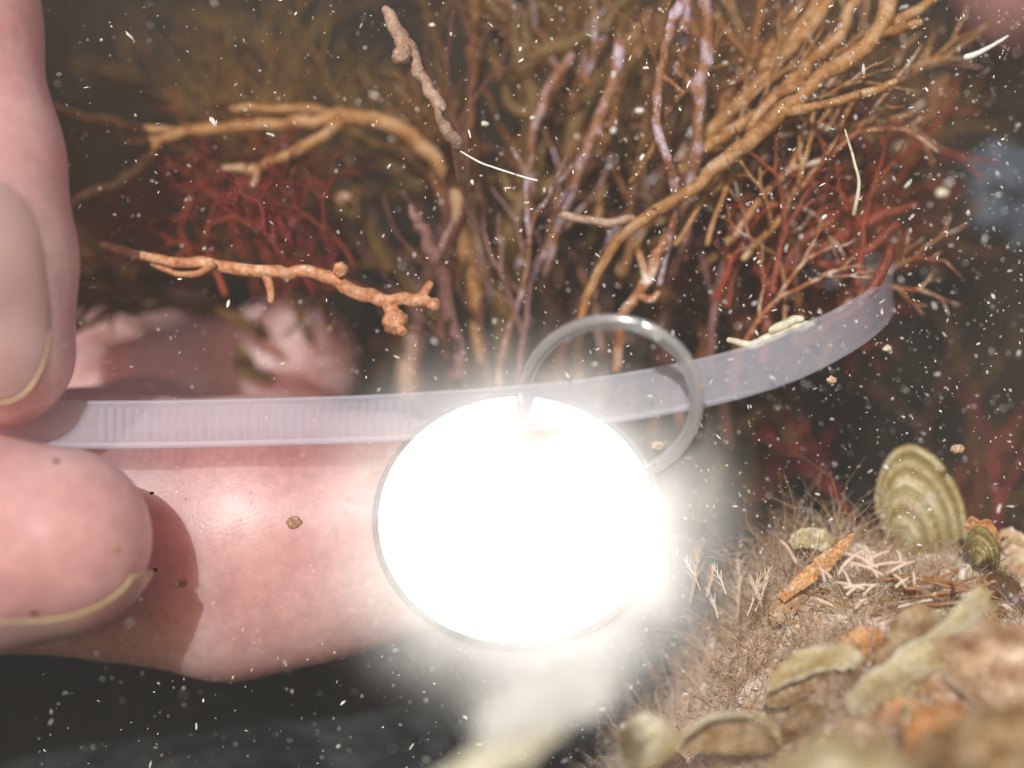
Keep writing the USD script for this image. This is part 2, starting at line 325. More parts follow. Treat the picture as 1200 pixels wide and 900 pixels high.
def trace(o, d, far):
    """Where rays o + t d first meet the hand."""
    t = np.zeros(len(o)); 
    for _ in range(70): t = np.minimum(t + .8 * sdf(o + t[:, None] * d), far)
    return t
def nail_shell(inner, height, nu, nv, thick):
    """inner(u,v)->points and normals on the skin; height(u,v) above it."""
    U, Vv = np.meshgrid(np.linspace(0, 1, nu), np.linspace(0, 2 * np.pi, nv, endpoint=False), indexing='ij')
    p, n = inner(U.ravel(), Vv.ravel()); hgt = height(U.ravel(), Vv.ravel())
    top = p + n * hgt[:, None]; bot = top - n * thick
    i, j = np.meshgrid(np.arange(nu - 1), np.arange(nv), indexing='ij'); jn = (j + 1) % nv
    q = np.stack([i * nv + j, (i + 1) * nv + j, (i + 1) * nv + jn, i * nv + jn], -1).reshape(-1, 4)
    f = np.vstack([q[:, [0, 1, 2]], q[:, [0, 2, 3]]]); N = len(p)
    e = (nu - 1) * nv + np.arange(nv); en = (nu - 1) * nv + (np.arange(nv) + 1) % nv
    rim = np.vstack([np.stack([e, e + N, en + N], 1), np.stack([e, en + N, en], 1)])
    return np.vstack([top, bot]), np.vstack([f, f[:, ::-1] + N, rim])
def index_nail(rscale=1.0, extra=0.0):
    def inner(u, v):
        c, s = np.cos(v), np.sin(v); e = .88
        px = -8 + 67 * rscale * u * np.sign(c) * np.abs(c)**e - 6 * np.sin(0 * u) ; py = 338 + 132 * rscale * u * np.sign(s) * np.abs(s)**.86
        px = px + (py - 338) * .05
        d = np.stack([(px - 600) / F, np.ones_like(px), -(py - 450) / F], -1); ln = np.linalg.norm(d, axis=1, keepdims=True); d /= ln
        o = np.array([0, 0, Z0]) + d * .10
        t = trace(o, d, .2); p = o + d * t[:, None]
        eps = 4e-4
        n = np.stack([sdf(p + eps * a) - sdf(p - eps * a) for a in np.eye(3)], -1); n = n / (np.linalg.norm(n, axis=1, keepdims=True) + 1e-9)
        n = n * .35 + np.array([0, -1, 0]) * .65
        return p, n / np.linalg.norm(n, axis=1, keepdims=True)
    def height(u, v):
        tip = np.clip(-np.sin(-v), 0, 1)
        return (.00050 - .00062 * u**5 * (1 - tip) + .0002 * u**4 * tip + extra)
    return nail_shell(inner, height, 22, 56, .0007)
fn_v, fn_f = index_nail(); fn = obj('fingernail', (fn_v, fn_f), M['nail'], hand, smooth=60)
M['nail_rim'] = pmat('nail_rim', (.42, .30, .17), (.50, .38, .24), 500, .35)
rim_pts = fn_v[21 * 56:22 * 56][3:26]
obj('free_edge', tube(smoothpath(rim_pts, 60), np.interp(np.arange(60), [0, 15, 45, 59], [.00006, .00017, .00017, .00006]), 8, .05, 78), M['nail_rim'], fn, smooth=True)

def thumb_nail():
    """The thumb's nail faces down: we look along its free edge."""
    a, b = P(66, 633, .1425), P(-150, 642, .142); ax = (a - b) / np.linalg.norm(a - b)
    down = np.array([0, 0, -1.0]); down -= ax * (down @ ax); down /= np.linalg.norm(down); camd = np.cross(ax, down); camd *= -np.sign(camd[1])
    S, K = np.linspace(-.0075, .0090, 30), np.linspace(0, 1, 26)
    S2, K2 = np.meshgrid(S, K, indexing='ij')
    phi0 = np.radians(np.interp(S2, [-.0075, 0, .006, .009], [30, 47, 50, 40])); phi = phi0 + K2 * (np.radians(135) - phi0)
    s2 = np.minimum(S2, .0090 - .0018 * np.abs(2 * K2 - 1)**3)
    dirs = np.cos(phi)[..., None] * camd + np.sin(phi)[..., None] * down
    o = (a + ax * np.minimum(s2, .0045)[..., None]).reshape(-1, 3); lean = np.clip((s2 - .0045) / .0060, 0, 1)[..., None]
    D = dirs * (1 - .45 * lean) + ax * 1.05 * lean; D = (D / np.linalg.norm(D, axis=2, keepdims=True)).reshape(-1, 3)
    t = np.full(len(o), .003)
    for _ in range(40): t = t + np.clip(-sdf(o + D * t[:, None]), -.002, .002)
    p = o + D * (t + .00018 + .0004 * np.clip(s2.ravel() / .009, 0, 1)**2)[:, None]
    return p.reshape(30, 26, 3), D.reshape(30, 26, 3)
def closed_sheet(p, n, thick):
    nu, nv = p.shape[:2]; N = nu * nv
    i, j = np.meshgrid(np.arange(nu - 1), np.arange(nv - 1), indexing='ij'); k = i * nv + j
    q = np.stack([k, k + 1, k + nv + 1, k + nv], -1).reshape(-1, 4); f = np.vstack([q[:, [0, 1, 2]], q[:, [0, 2, 3]]])
    bd = np.concatenate([np.arange(nv), np.arange(1, nu) * nv + nv - 1, (nu - 1) * nv + np.arange(nv - 2, -1, -1), np.arange(nu - 2, 0, -1) * nv]); bn = np.roll(bd, -1)
    m = trimesh.Trimesh(np.vstack([(p + n * thick).reshape(-1, 3), (p - n * thick).reshape(-1, 3)]), np.vstack([f, f[:, ::-1] + N, np.stack([bd, bn, bn + N], 1), np.stack([bd, bn + N, bd + N], 1)]), process=False)
    m.fix_normals(); return m
tn_p, tn_n = thumb_nail()
tn = obj('thumbnail', closed_sheet(tn_p, tn_n, .00022), M['nail'], hand, smooth=50)
edge = np.vstack([tn_p[:, 0] + tn_n[:, 0] * .00002, tn_p[-1, 1:16] + tn_n[-1, 1:16] * .00002])
edge = np.stack([np.convolve(np.pad(edge[:, k], 2, mode='edge'), np.ones(5) / 5, 'valid') for k in range(3)], 1)
obj('free_edge', tube(edge, np.interp(np.arange(len(edge)), [0, 8, 24, len(edge) - 1], [.0001, .00018, .00026, .00018]), 8, .06, 77), M['nail_edge'], tn, smooth=True)

# ------------------------------------------------------------------ cable tie, key ring, metal disc
tie_pts = [(-30, 499, .1500), (60, 498, .1500), (200, 497, .1502), (400, 492, .1508), (500, 487, .1508), (600, 480, .1505), (715, 468, .1496), (830, 447, .1486),
           (915, 422, .1488), (980, 392, .1515), (1022, 366, .1570), (1041, 345, .1650), (1040, 330, .1740), (1012, 318, .1830), (950, 312, .1880)]
tie_c = smoothpath([P(*t) for t in tie_pts], 150)
tie_t = np.gradient(tie_c, axis=0); tie_t /= np.linalg.norm(tie_t, axis=1, keepdims=True)
tie_up = np.array([0, 0, 1.0]) - tie_t * tie_t[:, 2:]; tie_up /= np.linalg.norm(tie_up, axis=1, keepdims=True)
tie_n = np.cross(tie_t, tie_up); tie_n *= -np.sign(np.where(np.abs(tie_n[:1, 1:2]) > 0, tie_n[:1, 1:2], 1))   # towards the camera at the near side
W2, TH = .00238, .00045
section = np.array([(-W2, -TH * .6), (-W2 * .93, -TH), (W2 * .93, -TH), (W2, -TH * .6), (W2, TH * .5), (W2 * .94, TH * .9), (W2 * .82, TH * .8), (W2 * .70, TH * .5),
                    (-W2 * .70, TH * .5), (-W2 * .82, TH * .8), (-W2 * .94, TH * .9), (-W2, TH * .5)])
def band(c, up, n):
    v = c[:, None] + section[None, :, :1] * up[:, None] + section[None, :, 1:] * n[:, None]
    m, s = len(c), len(section); i, j = np.meshgrid(np.arange(m - 1), np.arange(s), indexing='ij'); jn = (j + 1) % s
    q = np.stack([i * s + j, i * s + jn, (i + 1) * s + jn, (i + 1) * s + j], -1).reshape(-1, 4)
    cap = [[0, k, k + 1] for k in range(1, s - 1)]; cap2 = [[(m - 1) * s, (m - 1) * s + k + 1, (m - 1) * s + k] for k in range(1, s - 1)]
    mm = trimesh.Trimesh(v.reshape(-1, 3), np.vstack([q[:, [0, 1, 2]], q[:, [0, 2, 3]], cap, cap2]), process=False); mm.fix_normals(); return mm
tie = thing('cable_tie', 'frosted clear plastic cable tie with a toothed strip, held by the fingers', 'cable tie')
obj('strap', band(tie_c, tie_up, tie_n), M['tie'], tie, smooth=75)
arc = np.concatenate([[0], np.cumsum(np.linalg.norm(np.diff(tie_c, axis=0), axis=1))])
def at_arc(s):
    i = min(np.searchsorted(arc, s), len(arc) - 2); return tie_c[i - 1] + (tie_c[i] - tie_c[i - 1]) * (s - arc[i - 1]) / (arc[i] - arc[i - 1]), tie_t[i], tie_up[i], tie_n[i]
s = .0125
while s < .0425:
    c, t, u, n = at_arc(s)
    w, h, ln = W2 * .66, TH * .34, .00026
    prof = [(-ln, TH * .52), (ln, TH * .52), (ln * 1.0, TH * .52 + h * .35), (-ln * .3, TH * .52 + h)]
    v = np.array([c + t * a + n * b + u * k for k in (-w, w) for a, b in prof])
    m = trimesh.Trimesh(v, [[0, 2, 1], [0, 3, 2], [4, 5, 6], [4, 6, 7], [0, 1, 5], [0, 5, 4], [1, 2, 6], [1, 6, 5], [2, 3, 7], [2, 7, 6], [3, 0, 4], [3, 4, 7]], process=False); m.fix_normals()
    obj('tooth', m, M['tooth'], tie, smooth=False); s += .00088

VIEW = np.array([0, -1, .09]); VIEW /= np.linalg.norm(VIEW)
DISC_N = SUN_TO + VIEW; DISC_N /= np.linalg.norm(DISC_N)
DISC_C = P(605, 607, .1530)
du = np.cross([0, 0, 1.0], -DISC_N); du /= np.linalg.norm(du); du *= np.sign(du[0]); dv = np.cross(-DISC_N, du); dv *= np.sign(dv[2])
def solve_axis(vec, want):      # metres along vec that show as "want" pixels
    q = DISC_C + vec * .01; px = np.hypot(*(np.array([q[0], q[2] - Z0]) * F / q[1] - np.array([DISC_C[0], DISC_C[2] - Z0]) * F / DISC_C[1])); return .01 * want / px
RU, RV = solve_axis(du, 172), solve_axis(dv, 150)
def hole_uv():
    d = np.array([(627 - 600) / F, 1, -(512 - 450) / F]); o = np.array([0, 0, Z0]); t = ((DISC_C - o) @ DISC_N) / (d @ DISC_N); q = o + d * t - DISC_C; return q @ du, q @ dv
HU, HV = hole_uv()
from shapely.geometry import Polygon, Point
def disc_mesh():
    nr, na, th = 20, 128, .0009
    ang = np.arange(na) * 2 * np.pi / na; prof = []
    for k in range(nr + 1):
        rr = k / nr
        e = max(0, (rr - .98) / .02); prof.append((rr, th * .5 * math.sqrt(max(0, 1 - e * e)) - .0004 * rr**2))
    rings_t = [np.stack([RU * r * np.cos(ang), RV * r * np.sin(ang), np.full(na, z)], 1) for r, z in prof[1:]]
    rings_b = [np.stack([RU * r * np.cos(ang), RV * r * np.sin(ang), np.full(na, -z - .0008 * r**2)], 1) for r, z in prof[1:-1]]
    v = [np.array([[0, 0, prof[0][1]]])] + rings_t + rings_b[::-1] + [np.array([[0, 0, -prof[0][1]]])]
    v = np.vstack(v); K = len(rings_t) + len(rings_b); f = []
    j = np.arange(na); jn = (j + 1) % na
    f.append(np.stack([np.zeros(na, int), 1 + j, 1 + jn], 1))
    for k in range(K - 1):
        a, b = 1 + k * na, 1 + (k + 1) * na
        f += [np.stack([a + j, b + j, b + jn], 1), np.stack([a + j, b + jn, a + jn], 1)]
    a = 1 + (K - 1) * na; f.append(np.stack([a + j, np.full(na, len(v) - 1), a + jn], 1))
    m = trimesh.Trimesh(v, np.vstack(f), process=False); m.fix_normals()
    import manifold3d as m3
    mm = m3.Manifold(m3.Mesh(np.asarray(m.vertices, np.float32), np.asarray(m.faces, np.uint32)))
    cyl = m3.Manifold.cylinder(.01, .0014, .0014, 40).translate((HU, HV, -.005))
    r = (mm - cyl).to_mesh(); w = np.array(r.vert_properties)[:, :3].astype(float)
    return DISC_C + w[:, :1] * du + w[:, 1:2] * dv + w[:, 2:] * DISC_N, np.array(r.tri_verts)
disc = thing('metal_disc', 'round shiny metal disc tag, blazing white, hanging from the coiled ring', 'disc tag')
dm = trimesh.Trimesh(*disc_mesh(), process=False)
obj('plate', dm, M['plate'], disc, smooth=30)

def ring_point(th, shift, dr):
    px, py = 715 + (103 + dr) * math.cos(th), 468 + (93 + dr) * math.sin(th)
    d = .1490 - .0045 * math.cos(th) + .0070 * math.sin(th) + shift
    return P(px, py, d)
ringo = thing('key_ring', 'glossy colourless ring of two thin coils joining disc and cable tie', 'key ring')
n = 200; th = np.linspace(-1.2, 2 * np.pi - 1.2, n)
for q, (sh, dr) in enumerate(((-.0006, 1.5), (.0007, -5.0))):
    ph = th + (0 if q == 0 else .25)
    pts = np.array([ring_point(t, sh + (.0009 if q == 0 else -.0009) * max(0, (k / n - .93)) / .07, dr) for k, t in enumerate(ph)])
    obj('coil', tube(pts, .00045, 12), M['ring'], ringo, smooth=True)
for k, (px, py, d, r) in enumerate(((634, 505, .1530, .0007), (645, 512, .1528, .0006), (628, 519, .1526, .0005), (650, 503, .1530, .0004), (638, 521, .1526, .0004))):
    tag(obj('brown_crumb', blob(P(px, py, d), r, 40 + k, .4, 2.5), M['crumb']), None, 'debris')
    p_ = stage.GetPrimAtPath('/World/brown_crumb' + (f'_{k:03d}' if k else '')); tag(p_, ['largest brown crumb stuck in the hole of the white disc', 'brown crumb right of the hole in the white disc', 'lowest left brown crumb under the hole of the disc', 'small brown crumb at upper right of the disc hole', 'small brown crumb just below the hole of the disc'][k])

# ------------------------------------------------------------------ seaweeds
def strand(pts, d, bump=.16, seed=0, sides=9, step=5.0, wob=.35):
    """pts: (px, py, radius in px[, extra depth in mm]) -> a lumpy rounded tube."""
    q = np.array([(p[0], p[1], p[2], p[3] if len(p) > 3 else 0.0) for p in pts], float)
    L = np.sum(np.hypot(*np.diff(q[:, :2], axis=0).T)); n = max(5, int(L / step) + 1)
    c = smoothpath(q, n); rs = np.random.RandomState(seed)
    w = np.zeros((n, 3)) if wob == 0 else np.stack([meshkit.noise(np.stack([np.arange(n) * .35, np.full(n, k * 9.1), np.full(n, seed * 1.7)], -1), seed) - .5 for k in range(3)], -1)
    c[:, 0] += w[:, 0] * c[:, 2] * wob * 2; c[:, 1] += w[:, 1] * c[:, 2] * wob * 2
    D = d + c[:, 3] * .001
    P3 = np.stack([(c[:, 0] - 600) / F * D, D, Z0 - (c[:, 1] - 450) / F * D], -1)
    return tube(P3, np.maximum(c[:, 2] * THIN[0], .4) * D / F, sides, bump, seed)

NS = [100]; THIN = [.84]
def plant(name, label, cat, mat, d, lines, group=None, bump=.16, nodules=(), sides=9):
    t = thing(name, label, cat, group)
    for k, ln in enumerate(lines):
        NS[0] += 1
        obj('stem' if k == 0 else 'branch', strand(ln, d, bump, NS[0], sides), mat, t, smooth=True)
    for px, py, r, dd in nodules:
        NS[0] += 1
        obj('nodule', blob(P(px, py, d + dd * .001), r * d / F, NS[0], .3, 2.6), mat, t, smooth=True)
    return t

plant('golden_seaweed', 'large golden branched seaweed frond slanting up to the top right', 'seaweed', M['gold'], .164, [
    [(680, 372, 6, 3), (690, 345, 7, 3), (705, 310, 7, 2), (722, 285, 8, 1), (742, 268, 8, 0), (762, 252, 8.5), (790, 235, 9), (820, 214, 10), (850, 187, 11), (880, 163, 12), (905, 140, 12), (925, 124, 11.5), (950, 104, 11), (976, 80, 12), (1000, 64, 12), (1024, 44, 12), (1040, 16, 13), (1050, -20, 13)],
    [(915, 131, 7), (935, 130, 8, -1), (955, 125, 6.5, -2), (990, 117, 6.5, -2), (1022, 107, 6.5, -2), (1048, 97, 5, -2)],
    [(828, 173, 8, 3), (852, 158, 9, 4), (880, 138, 9, 4), (905, 120, 10, 4), (935, 92, 10, 4), (960, 62, 10, 5), (985, 40, 9, 5), (1003, -10, 9, 5)],
    [(1018, 48, 8), (1036, 38, 8), (1056, 35, 7), (1076, 27, 6)],
    [(1022, 46, 8, 1), (1050, 25, 8, 2), (1078, 10, 7, 3), (1100, -6, 6, 3)],
    [(1000, 62, 9, 1), (1026, 38, 7, 2), (1040, 40, 7, 2), (1050, 36, 5, 2)],
    [(880, 160, 7, 1), (884, 140, 7, 2), (912, 112, 8, 2), (938, 100, 7, 3)],
], bump=.14)
plant('golden_seaweed', 'straight tan seaweed stem running parallel above the large golden frond', 'seaweed', M['gold'], .172, [
    [(800, 200, 8, 2), (822, 168, 9), (850, 138, 10), (880, 108, 10), (908, 76, 10), (935, 48, 10), (958, 20, 10), (980, -15, 10)],
    [(890, 98, 8), (915, 66, 8), (935, 38, 8), (952, 12, 8), (960, -15, 8)], [(868, 118, 7), (893, 72, 8, 1), (915, 40, 8, 2), (950, -10, 8, 2)]])
plant('golden_seaweed', 'long golden seaweed branch reaching level to the left with forked tips', 'seaweed', M['gold'], .176, [
    [(565, 420, 11, 6), (552, 330, 12, 4), (536, 240, 12, 2), (522, 205, 12, 1), (500, 178, 12), (470, 154, 12), (435, 140, 12), (400, 137, 12), (370, 143, 10), (340, 145, 9), (310, 146, 9), (280, 150, 9), (250, 151, 9), (215, 155, 8.5), (190, 161, 8), (168, 164, 6), (145, 163, 4)],
    [(398, 136, 9), (370, 129, 8), (345, 127, 7), (315, 128, 6), (290, 127, 6), (272, 127, 4)],
    [(205, 156, 6), (180, 151, 6, -1), (150, 146, 6, -1), (118, 139, 5.5, -1), (92, 133, 5, -1), (66, 124, 4, -1)],
    [(188, 162, 7), (181, 174, 6), (172, 188, 7), (158, 200, 6.5), (136, 214, 6, -1), (112, 224, 6, -1), (86, 236, 5, -1)],
    [(402, 142, 8), (382, 156, 8, -1), (352, 173, 9, -1), (325, 187, 8, -1), (305, 196, 8, -1), (285, 198, 6.5, -1), (263, 197, 4, -1)],
    [(304, 196, 6, -1), (302, 206, 5, -1), (297, 217, 4, -1)]], bump=.10)
plant('orange_seaweed', 'knobbly orange seaweed branch ending in stubby tips left of the ring', 'seaweed', M['orange'], .160, [
    [(120, 285, 5, 5), (155, 296, 6, 4), (190, 305, 7, 3), (225, 309, 8, 2), (262, 313, 9, 1), (300, 318, 9), (335, 318, 9), (360, 319, 9), (385, 326, 9), (410, 337, 10), (440, 349, 10), (465, 352, 10), (490, 351, 9.5), (508, 356, 8)],
    [(306, 318, 7), (314, 328, 7), (317, 340, 6), (318, 352, 5)],
    [(492, 350, 8), (499, 343, 7), (504, 334, 6)], [(250, 312, 6), (225, 322, 5, 2), (200, 318, 4, 3), (178, 310, 3, 4)],
    [(455, 353, 9, 0), (461, 364, 10, 0), (463, 374, 11, 0)]],
    bump=.22, nodules=[(399, 316, 9, -1), (463, 377, 15, 0), (508, 357, 8, -.5), (471, 388, 6, -1)])
plant('club_seaweed', 'pale pinkish club seaweed stalk with a round bud, top centre left', 'seaweed', M['club'], .153, [
    [(590, 420, 4, 34), (572, 330, 6, 28), (554, 255, 7, 20), (544, 205, 8, 10), (535, 172, 9, 3), (524, 150, 9, 1), (514, 125, 9), (505, 106, 9), (497, 92, 8), (489, 78, 11), (482, 62, 12), (471, 44, 12), (461, 26, 10), (452, 12, 7)],
    [(514, 124, 5), (519, 126, 5, -1)]], nodules=[(470, 66, 11, -1.5), (474, 58, 8, -1), (519, 127, 4, -1.5)], bump=.2)
plant('hair_thread', 'fine pale thread drifting right from the tip of the club seaweed', 'thread', M['speck'], .153, [
    [(540, 178, 1.6, 1), (556, 187, 1.6), (575, 195, 1.8), (598, 203, 1.6), (615, 208, 2), (629, 211, 1.8)]], bump=.3, sides=5)
plant('spine', 'thin grey spine standing upright among the reddish stems at right', 'spine', M['shred'], .158, [
    [(1000, 250, 3, 1), (1005, 230, 3), (1006, 212, 2.5), (1001, 188, 2.2), (995, 168, 1.8), (990, 152, 1.2)]], sides=6)
plant('spine', 'short bright white spine below the pink lump at top right', 'spine', M['speck'], .150, [
    [(1134, 66, 4.5), (1144, 63, 4), (1158, 56, 3), (1172, 48, 2.2), (1181, 42, 1.2)]], sides=7)

plant('olive_seaweed', 'olive seaweed with a looped top and forked stem, above the disc', 'seaweed', M['olive'], .178, [
    [(590, 420, 15, 4), (588, 330, 17, 2), (596, 285, 17), (612, 240, 17), (626, 205, 15), (632, 170, 14), (630, 135, 14), (622, 105, 14), (612, 78, 14), (606, 55, 12), (596, 28, 11), (575, 0, 11), (560, -20, 11)],
    [(614, 72, 9), (618, 50, 8), (616, 30, 7), (620, 14, 6), (632, 6, 6), (642, 14, 6), (646, 30, 5)],
    [(618, 80, 12), (640, 62, 12), (665, 52, 13), (690, 42, 12), (712, 24, 11), (735, -8, 11)],
    [(624, 218, 10), (604, 232, 9), (594, 222, 8), (588, 206, 6)], [(630, 140, 9), (612, 132, 10), (596, 118, 10), (588, 95, 8), (580, 70, 7)],
    [(618, 240, 12), (650, 212, 11), (664, 190, 11), (672, 150, 12), (690, 120, 12), (700, 90, 9)]], bump=.1)
plant('lilac_tipped_seaweed', 'stem with a lilac tip leaning right beside the olive seaweed', 'seaweed', M['crust'], .174, [
    [(600, 330, 8, 6), (618, 250, 8, 4), (622, 190, 7, 2), (628, 140, 7), (640, 114, 7), (650, 92, 7.5), (660, 78, 8), (668, 66, 7)]])
plant('lilac_tipped_seaweed', 'long straight pale stem with a lilac middle right of the olive seaweed', 'seaweed', M['crust'], .170, [
    [(640, 320, 8, 6), (652, 262, 8, 4), (668, 225, 8.5, 2), (680, 196, 9, 1), (690, 170, 9), (700, 148, 9), (712, 118, 9), (720, 88, 9), (725, 62, 9), (727, 50, 7)]], bump=.1)
plant('tan_seaweed', 'blurred tan stem behind and right of the long lilac stem', 'seaweed', M['olive'], .190, [
    [(690, 300, 9), (712, 205, 10), (724, 170, 10), (733, 135, 10), (746, 95, 10), (768, 55, 10), (778, 20, 9), (785, -20, 9)], [(746, 95, 8), (735, 60, 8, 2), (730, 20, 8, 2)]])
plant('amber_seaweed', 'amber brown seaweed fork between the olive seaweed and the lilac stem', 'seaweed', M['amber'], .178, [
    [(645, 300, 8, 4), (650, 240, 9, 2), (662, 195, 9), (674, 160, 10), (682, 130, 9), (688, 104, 8), (684, 86, 6)], [(676, 150, 7), (672, 118, 7), (676, 96, 6), (682, 80, 5)], [(668, 180, 7), (690, 158, 7, 1), (700, 125, 7, 2)]])
plant('lilac_banded_seaweed', 'thin curved stem with lilac bands and a yellow club tip, top centre', 'seaweed', M['crust'], .162, [
    [(772, 330, 6, 6), (790, 262, 6, 4), (792, 222, 7, 2), (787, 198, 7, 1), (778, 178, 7), (771, 158, 7), (768, 140, 7), (771, 115, 7), (775, 92, 7), (778, 66, 7), (781, 48, 7), (786, 32, 9), (793, 16, 10), (797, 4, 7)],
    [(775, 90, 5), (790, 100, 4, -1), (797, 106, 3, -1)]], bump=.2)
plant('lilac_banded_seaweed', 'upright forked stem with a lilac lower half right of the club tip', 'seaweed', M['crust'], .166, [
    [(800, 300, 7, 6), (808, 230, 8, 3), (815, 190, 8, 1), (817, 155, 8), (819, 130, 8), (820, 106, 9), (824, 80, 10), (829, 50, 10), (829, 25, 9), (824, -10, 9)],
    [(818, 108, 8), (806, 98, 8), (797, 88, 7), (797, 70, 7, 1), (803, 40, 7, 2), (805, -5, 7, 2)]])
plant('amber_seaweed', 'curving amber stem joining the upright stem at top right of centre', 'seaweed', M['amber'], .172, [
    [(838, 240, 8), (850, 120, 9), (880, 80, 9), (884, 50, 9), (890, 15, 9), (893, -20, 9)], [(880, 72, 7), (862, 52, 7), (846, 32, 7), (838, 20, 6)], [(845, 165, 7), (848, 108, 7), (872, 92, 7)]])
plant('red_seaweed', 'pink tipped red stem hanging over the bent end of the cable tie', 'seaweed', M['red'], .158, [
    [(962, 386, 7, 1), (985, 372, 8), (1005, 357, 8), (1020, 338, 8), (1032, 315, 8), (1041, 297, 7), (1045, 288, 4)]])
plant('red_seaweed', 'bright red stems spreading upward behind the right end of the cable tie', 'seaweed', M['red'], .172, [
    [(895, 420, 9), (905, 350, 9), (925, 305, 10), (950, 275, 10), (985, 248, 9), (1005, 232, 7)], [(920, 312, 9), (948, 300, 9, -1), (985, 278, 9, -1), (1030, 256, 8, -1), (1072, 240, 5, -1)],
    [(905, 350, 8), (890, 320, 8), (880, 290, 8), (870, 262, 6)], [(950, 278, 7), (962, 240, 7), (968, 205, 6)], [(930, 300, 8), (975, 310, 8, -1), (1020, 290, 7, -1), (1050, 262, 5, -1)]])
plant('brown_seaweed', 'brown stem dropping from the golden frond to the red stems', 'seaweed', M['amber'], .178, [
    [(935, 400, 8), (932, 330, 9), (928, 280, 9), (924, 245, 9), (918, 212, 9), (910, 182, 9), (900, 160, 7)]])
plant('brown_seaweed', 'blurred brown stem leaning right, outermost at the dark right side', 'seaweed', M['amber'], .192, [
    [(990, 330, 10), (1012, 262, 10), (1030, 222, 10), (1052, 190, 10), (1072, 158, 10), (1090, 130, 9), (1106, 92, 8)], [(1050, 195, 8), (1082, 172, 8, 2), (1100, 140, 8, 3), (1118, 110, 7, 3)]])
plant('rose_seaweed', 'pale rose stem rising from the disc edge behind the wire ring', 'seaweed', M['banded'], .166, [
    [(722, 430, 7, 3), (730, 372, 8, 1), (745, 350, 8), (758, 328, 8), (768, 305, 8), (775, 290, 8), (790, 270, 6, 2)], [(748, 346, 6), (762, 350, 6, -1), (772, 344, 5, -1)], [(758, 326, 6), (752, 310, 6), (748, 296, 5)]])
plant('rose_seaweed', 'short horizontal tan twig left of the banded golden stem base', 'seaweed', M['club'], .164, [
    [(660, 253, 6), (685, 258, 6), (710, 262, 6.5), (728, 258, 6.5), (742, 256, 5)]])
plant('rose_seaweed', 'pointed rose stem at the left of the stems above the cable tie', 'seaweed', M['rose'], .168, [
    [(540, 440, 9, 4), (525, 350, 10, 2), (510, 300, 10), (498, 275, 9), (488, 255, 7), (482, 243, 4)], [(508, 305, 6), (520, 285, 6, 1), (530, 262, 4, 1)]])
plant('spotted_seaweed', 'brown spotted segmented stem left of the olive seaweed', 'seaweed', M['amber'], .180, [
    [(560, 330, 9), (556, 240, 9), (552, 180, 9), (553, 120, 9), (556, 70, 9), (554, 40, 8), (556, 20, 8), (560, -20, 8)]], bump=.25)

rng = random.Random(7)
def grow(root, ang, length, r, levels, rs, spread=.5, droop=0.0):
    """Forking fronds in the picture plane with depth wander: list of polylines (px, py, r, dd)."""
    out = []
    def go(x, y, dd, a, L, r, lev):
        n = 4; pts = [(x, y, r, dd)]; ddd = rs.uniform(-3, 3)
        for k in range(n):
            a += rs.uniform(-.22, .22) + droop
            x += math.cos(a) * L / n; y -= math.sin(a) * L / n; dd += ddd / n
            pts.append((x, y, r * (1 - .28 * (k + 1) / n), dd))
        if lev == 0: pts[-1] = pts[-1][:2] + (r * .45, dd)
        out.append(pts)
        if lev:
            for sgn in (-1, 1):
                if lev > 1 or rs.random() < .85: go(x, y, dd, a + sgn * rs.uniform(.25, spread), L * rs.uniform(.55, .9), r * .74, lev - 1)
            if rs.random() < .4: q = pts[2]; go(q[0], q[1], q[3], a + rs.choice((-1, 1)) * rs.uniform(.5, .9), L * .5, r * .6, lev - 1)
    go(root[0], root[1], 0, ang, length, r, levels); return out

ORD = ['leftmost', 'second from the left', 'third from the left', 'fourth from the left', 'fifth from the left', 'sixth from the left', 'seventh from the left', 'eighth from the left', 'ninth from the left', 'tenth from the left', 'eleventh from the left']
def ordinal(k, n):
    if k < (n + 1) // 2: return ORD[k]
    return ORD[n - 1 - k].replace('left', 'right') if n - 1 - k else 'rightmost'
def field(n, name, label, group, mats, xr, yr, dr, ang, aspread, L, R, levels, seed, parts=True, droop=0.0, spread=.5):
    """n fronds of one kind; each label tells its place in the row of the fronds' tops."""
    rs = random.Random(seed); made = []
    for k in range(n):
        x = xr[0] + (xr[1] - xr[0]) * (k + rs.uniform(.1, .9)) / n; y = rs.uniform(*yr); d = rs.uniform(*dr); a = ang + rs.uniform(-aspread, aspread)
        made.append((grow((x, y), a, rs.uniform(*L), rs.uniform(*R), levels, rs, spread, droop), d, M[mats[k % len(mats)]]))
    made.sort(key=lambda m: np.mean([p[0] for l in m[0] for p in l]))
    for k, (lines, d, m) in enumerate(made):
        lab = f'{label}, {ordinal(k, n)}'
        if parts: plant(name, lab, 'seaweed', m, d, lines, group, .14, sides=7)
        else:
            NS[0] += 1
            o = obj(name, join([strand(l, d, .12, NS[0] * 31 + i, 6, 9) for i, l in enumerate(lines)]), m, smooth=True); tag(o, lab, 'seaweed', group)

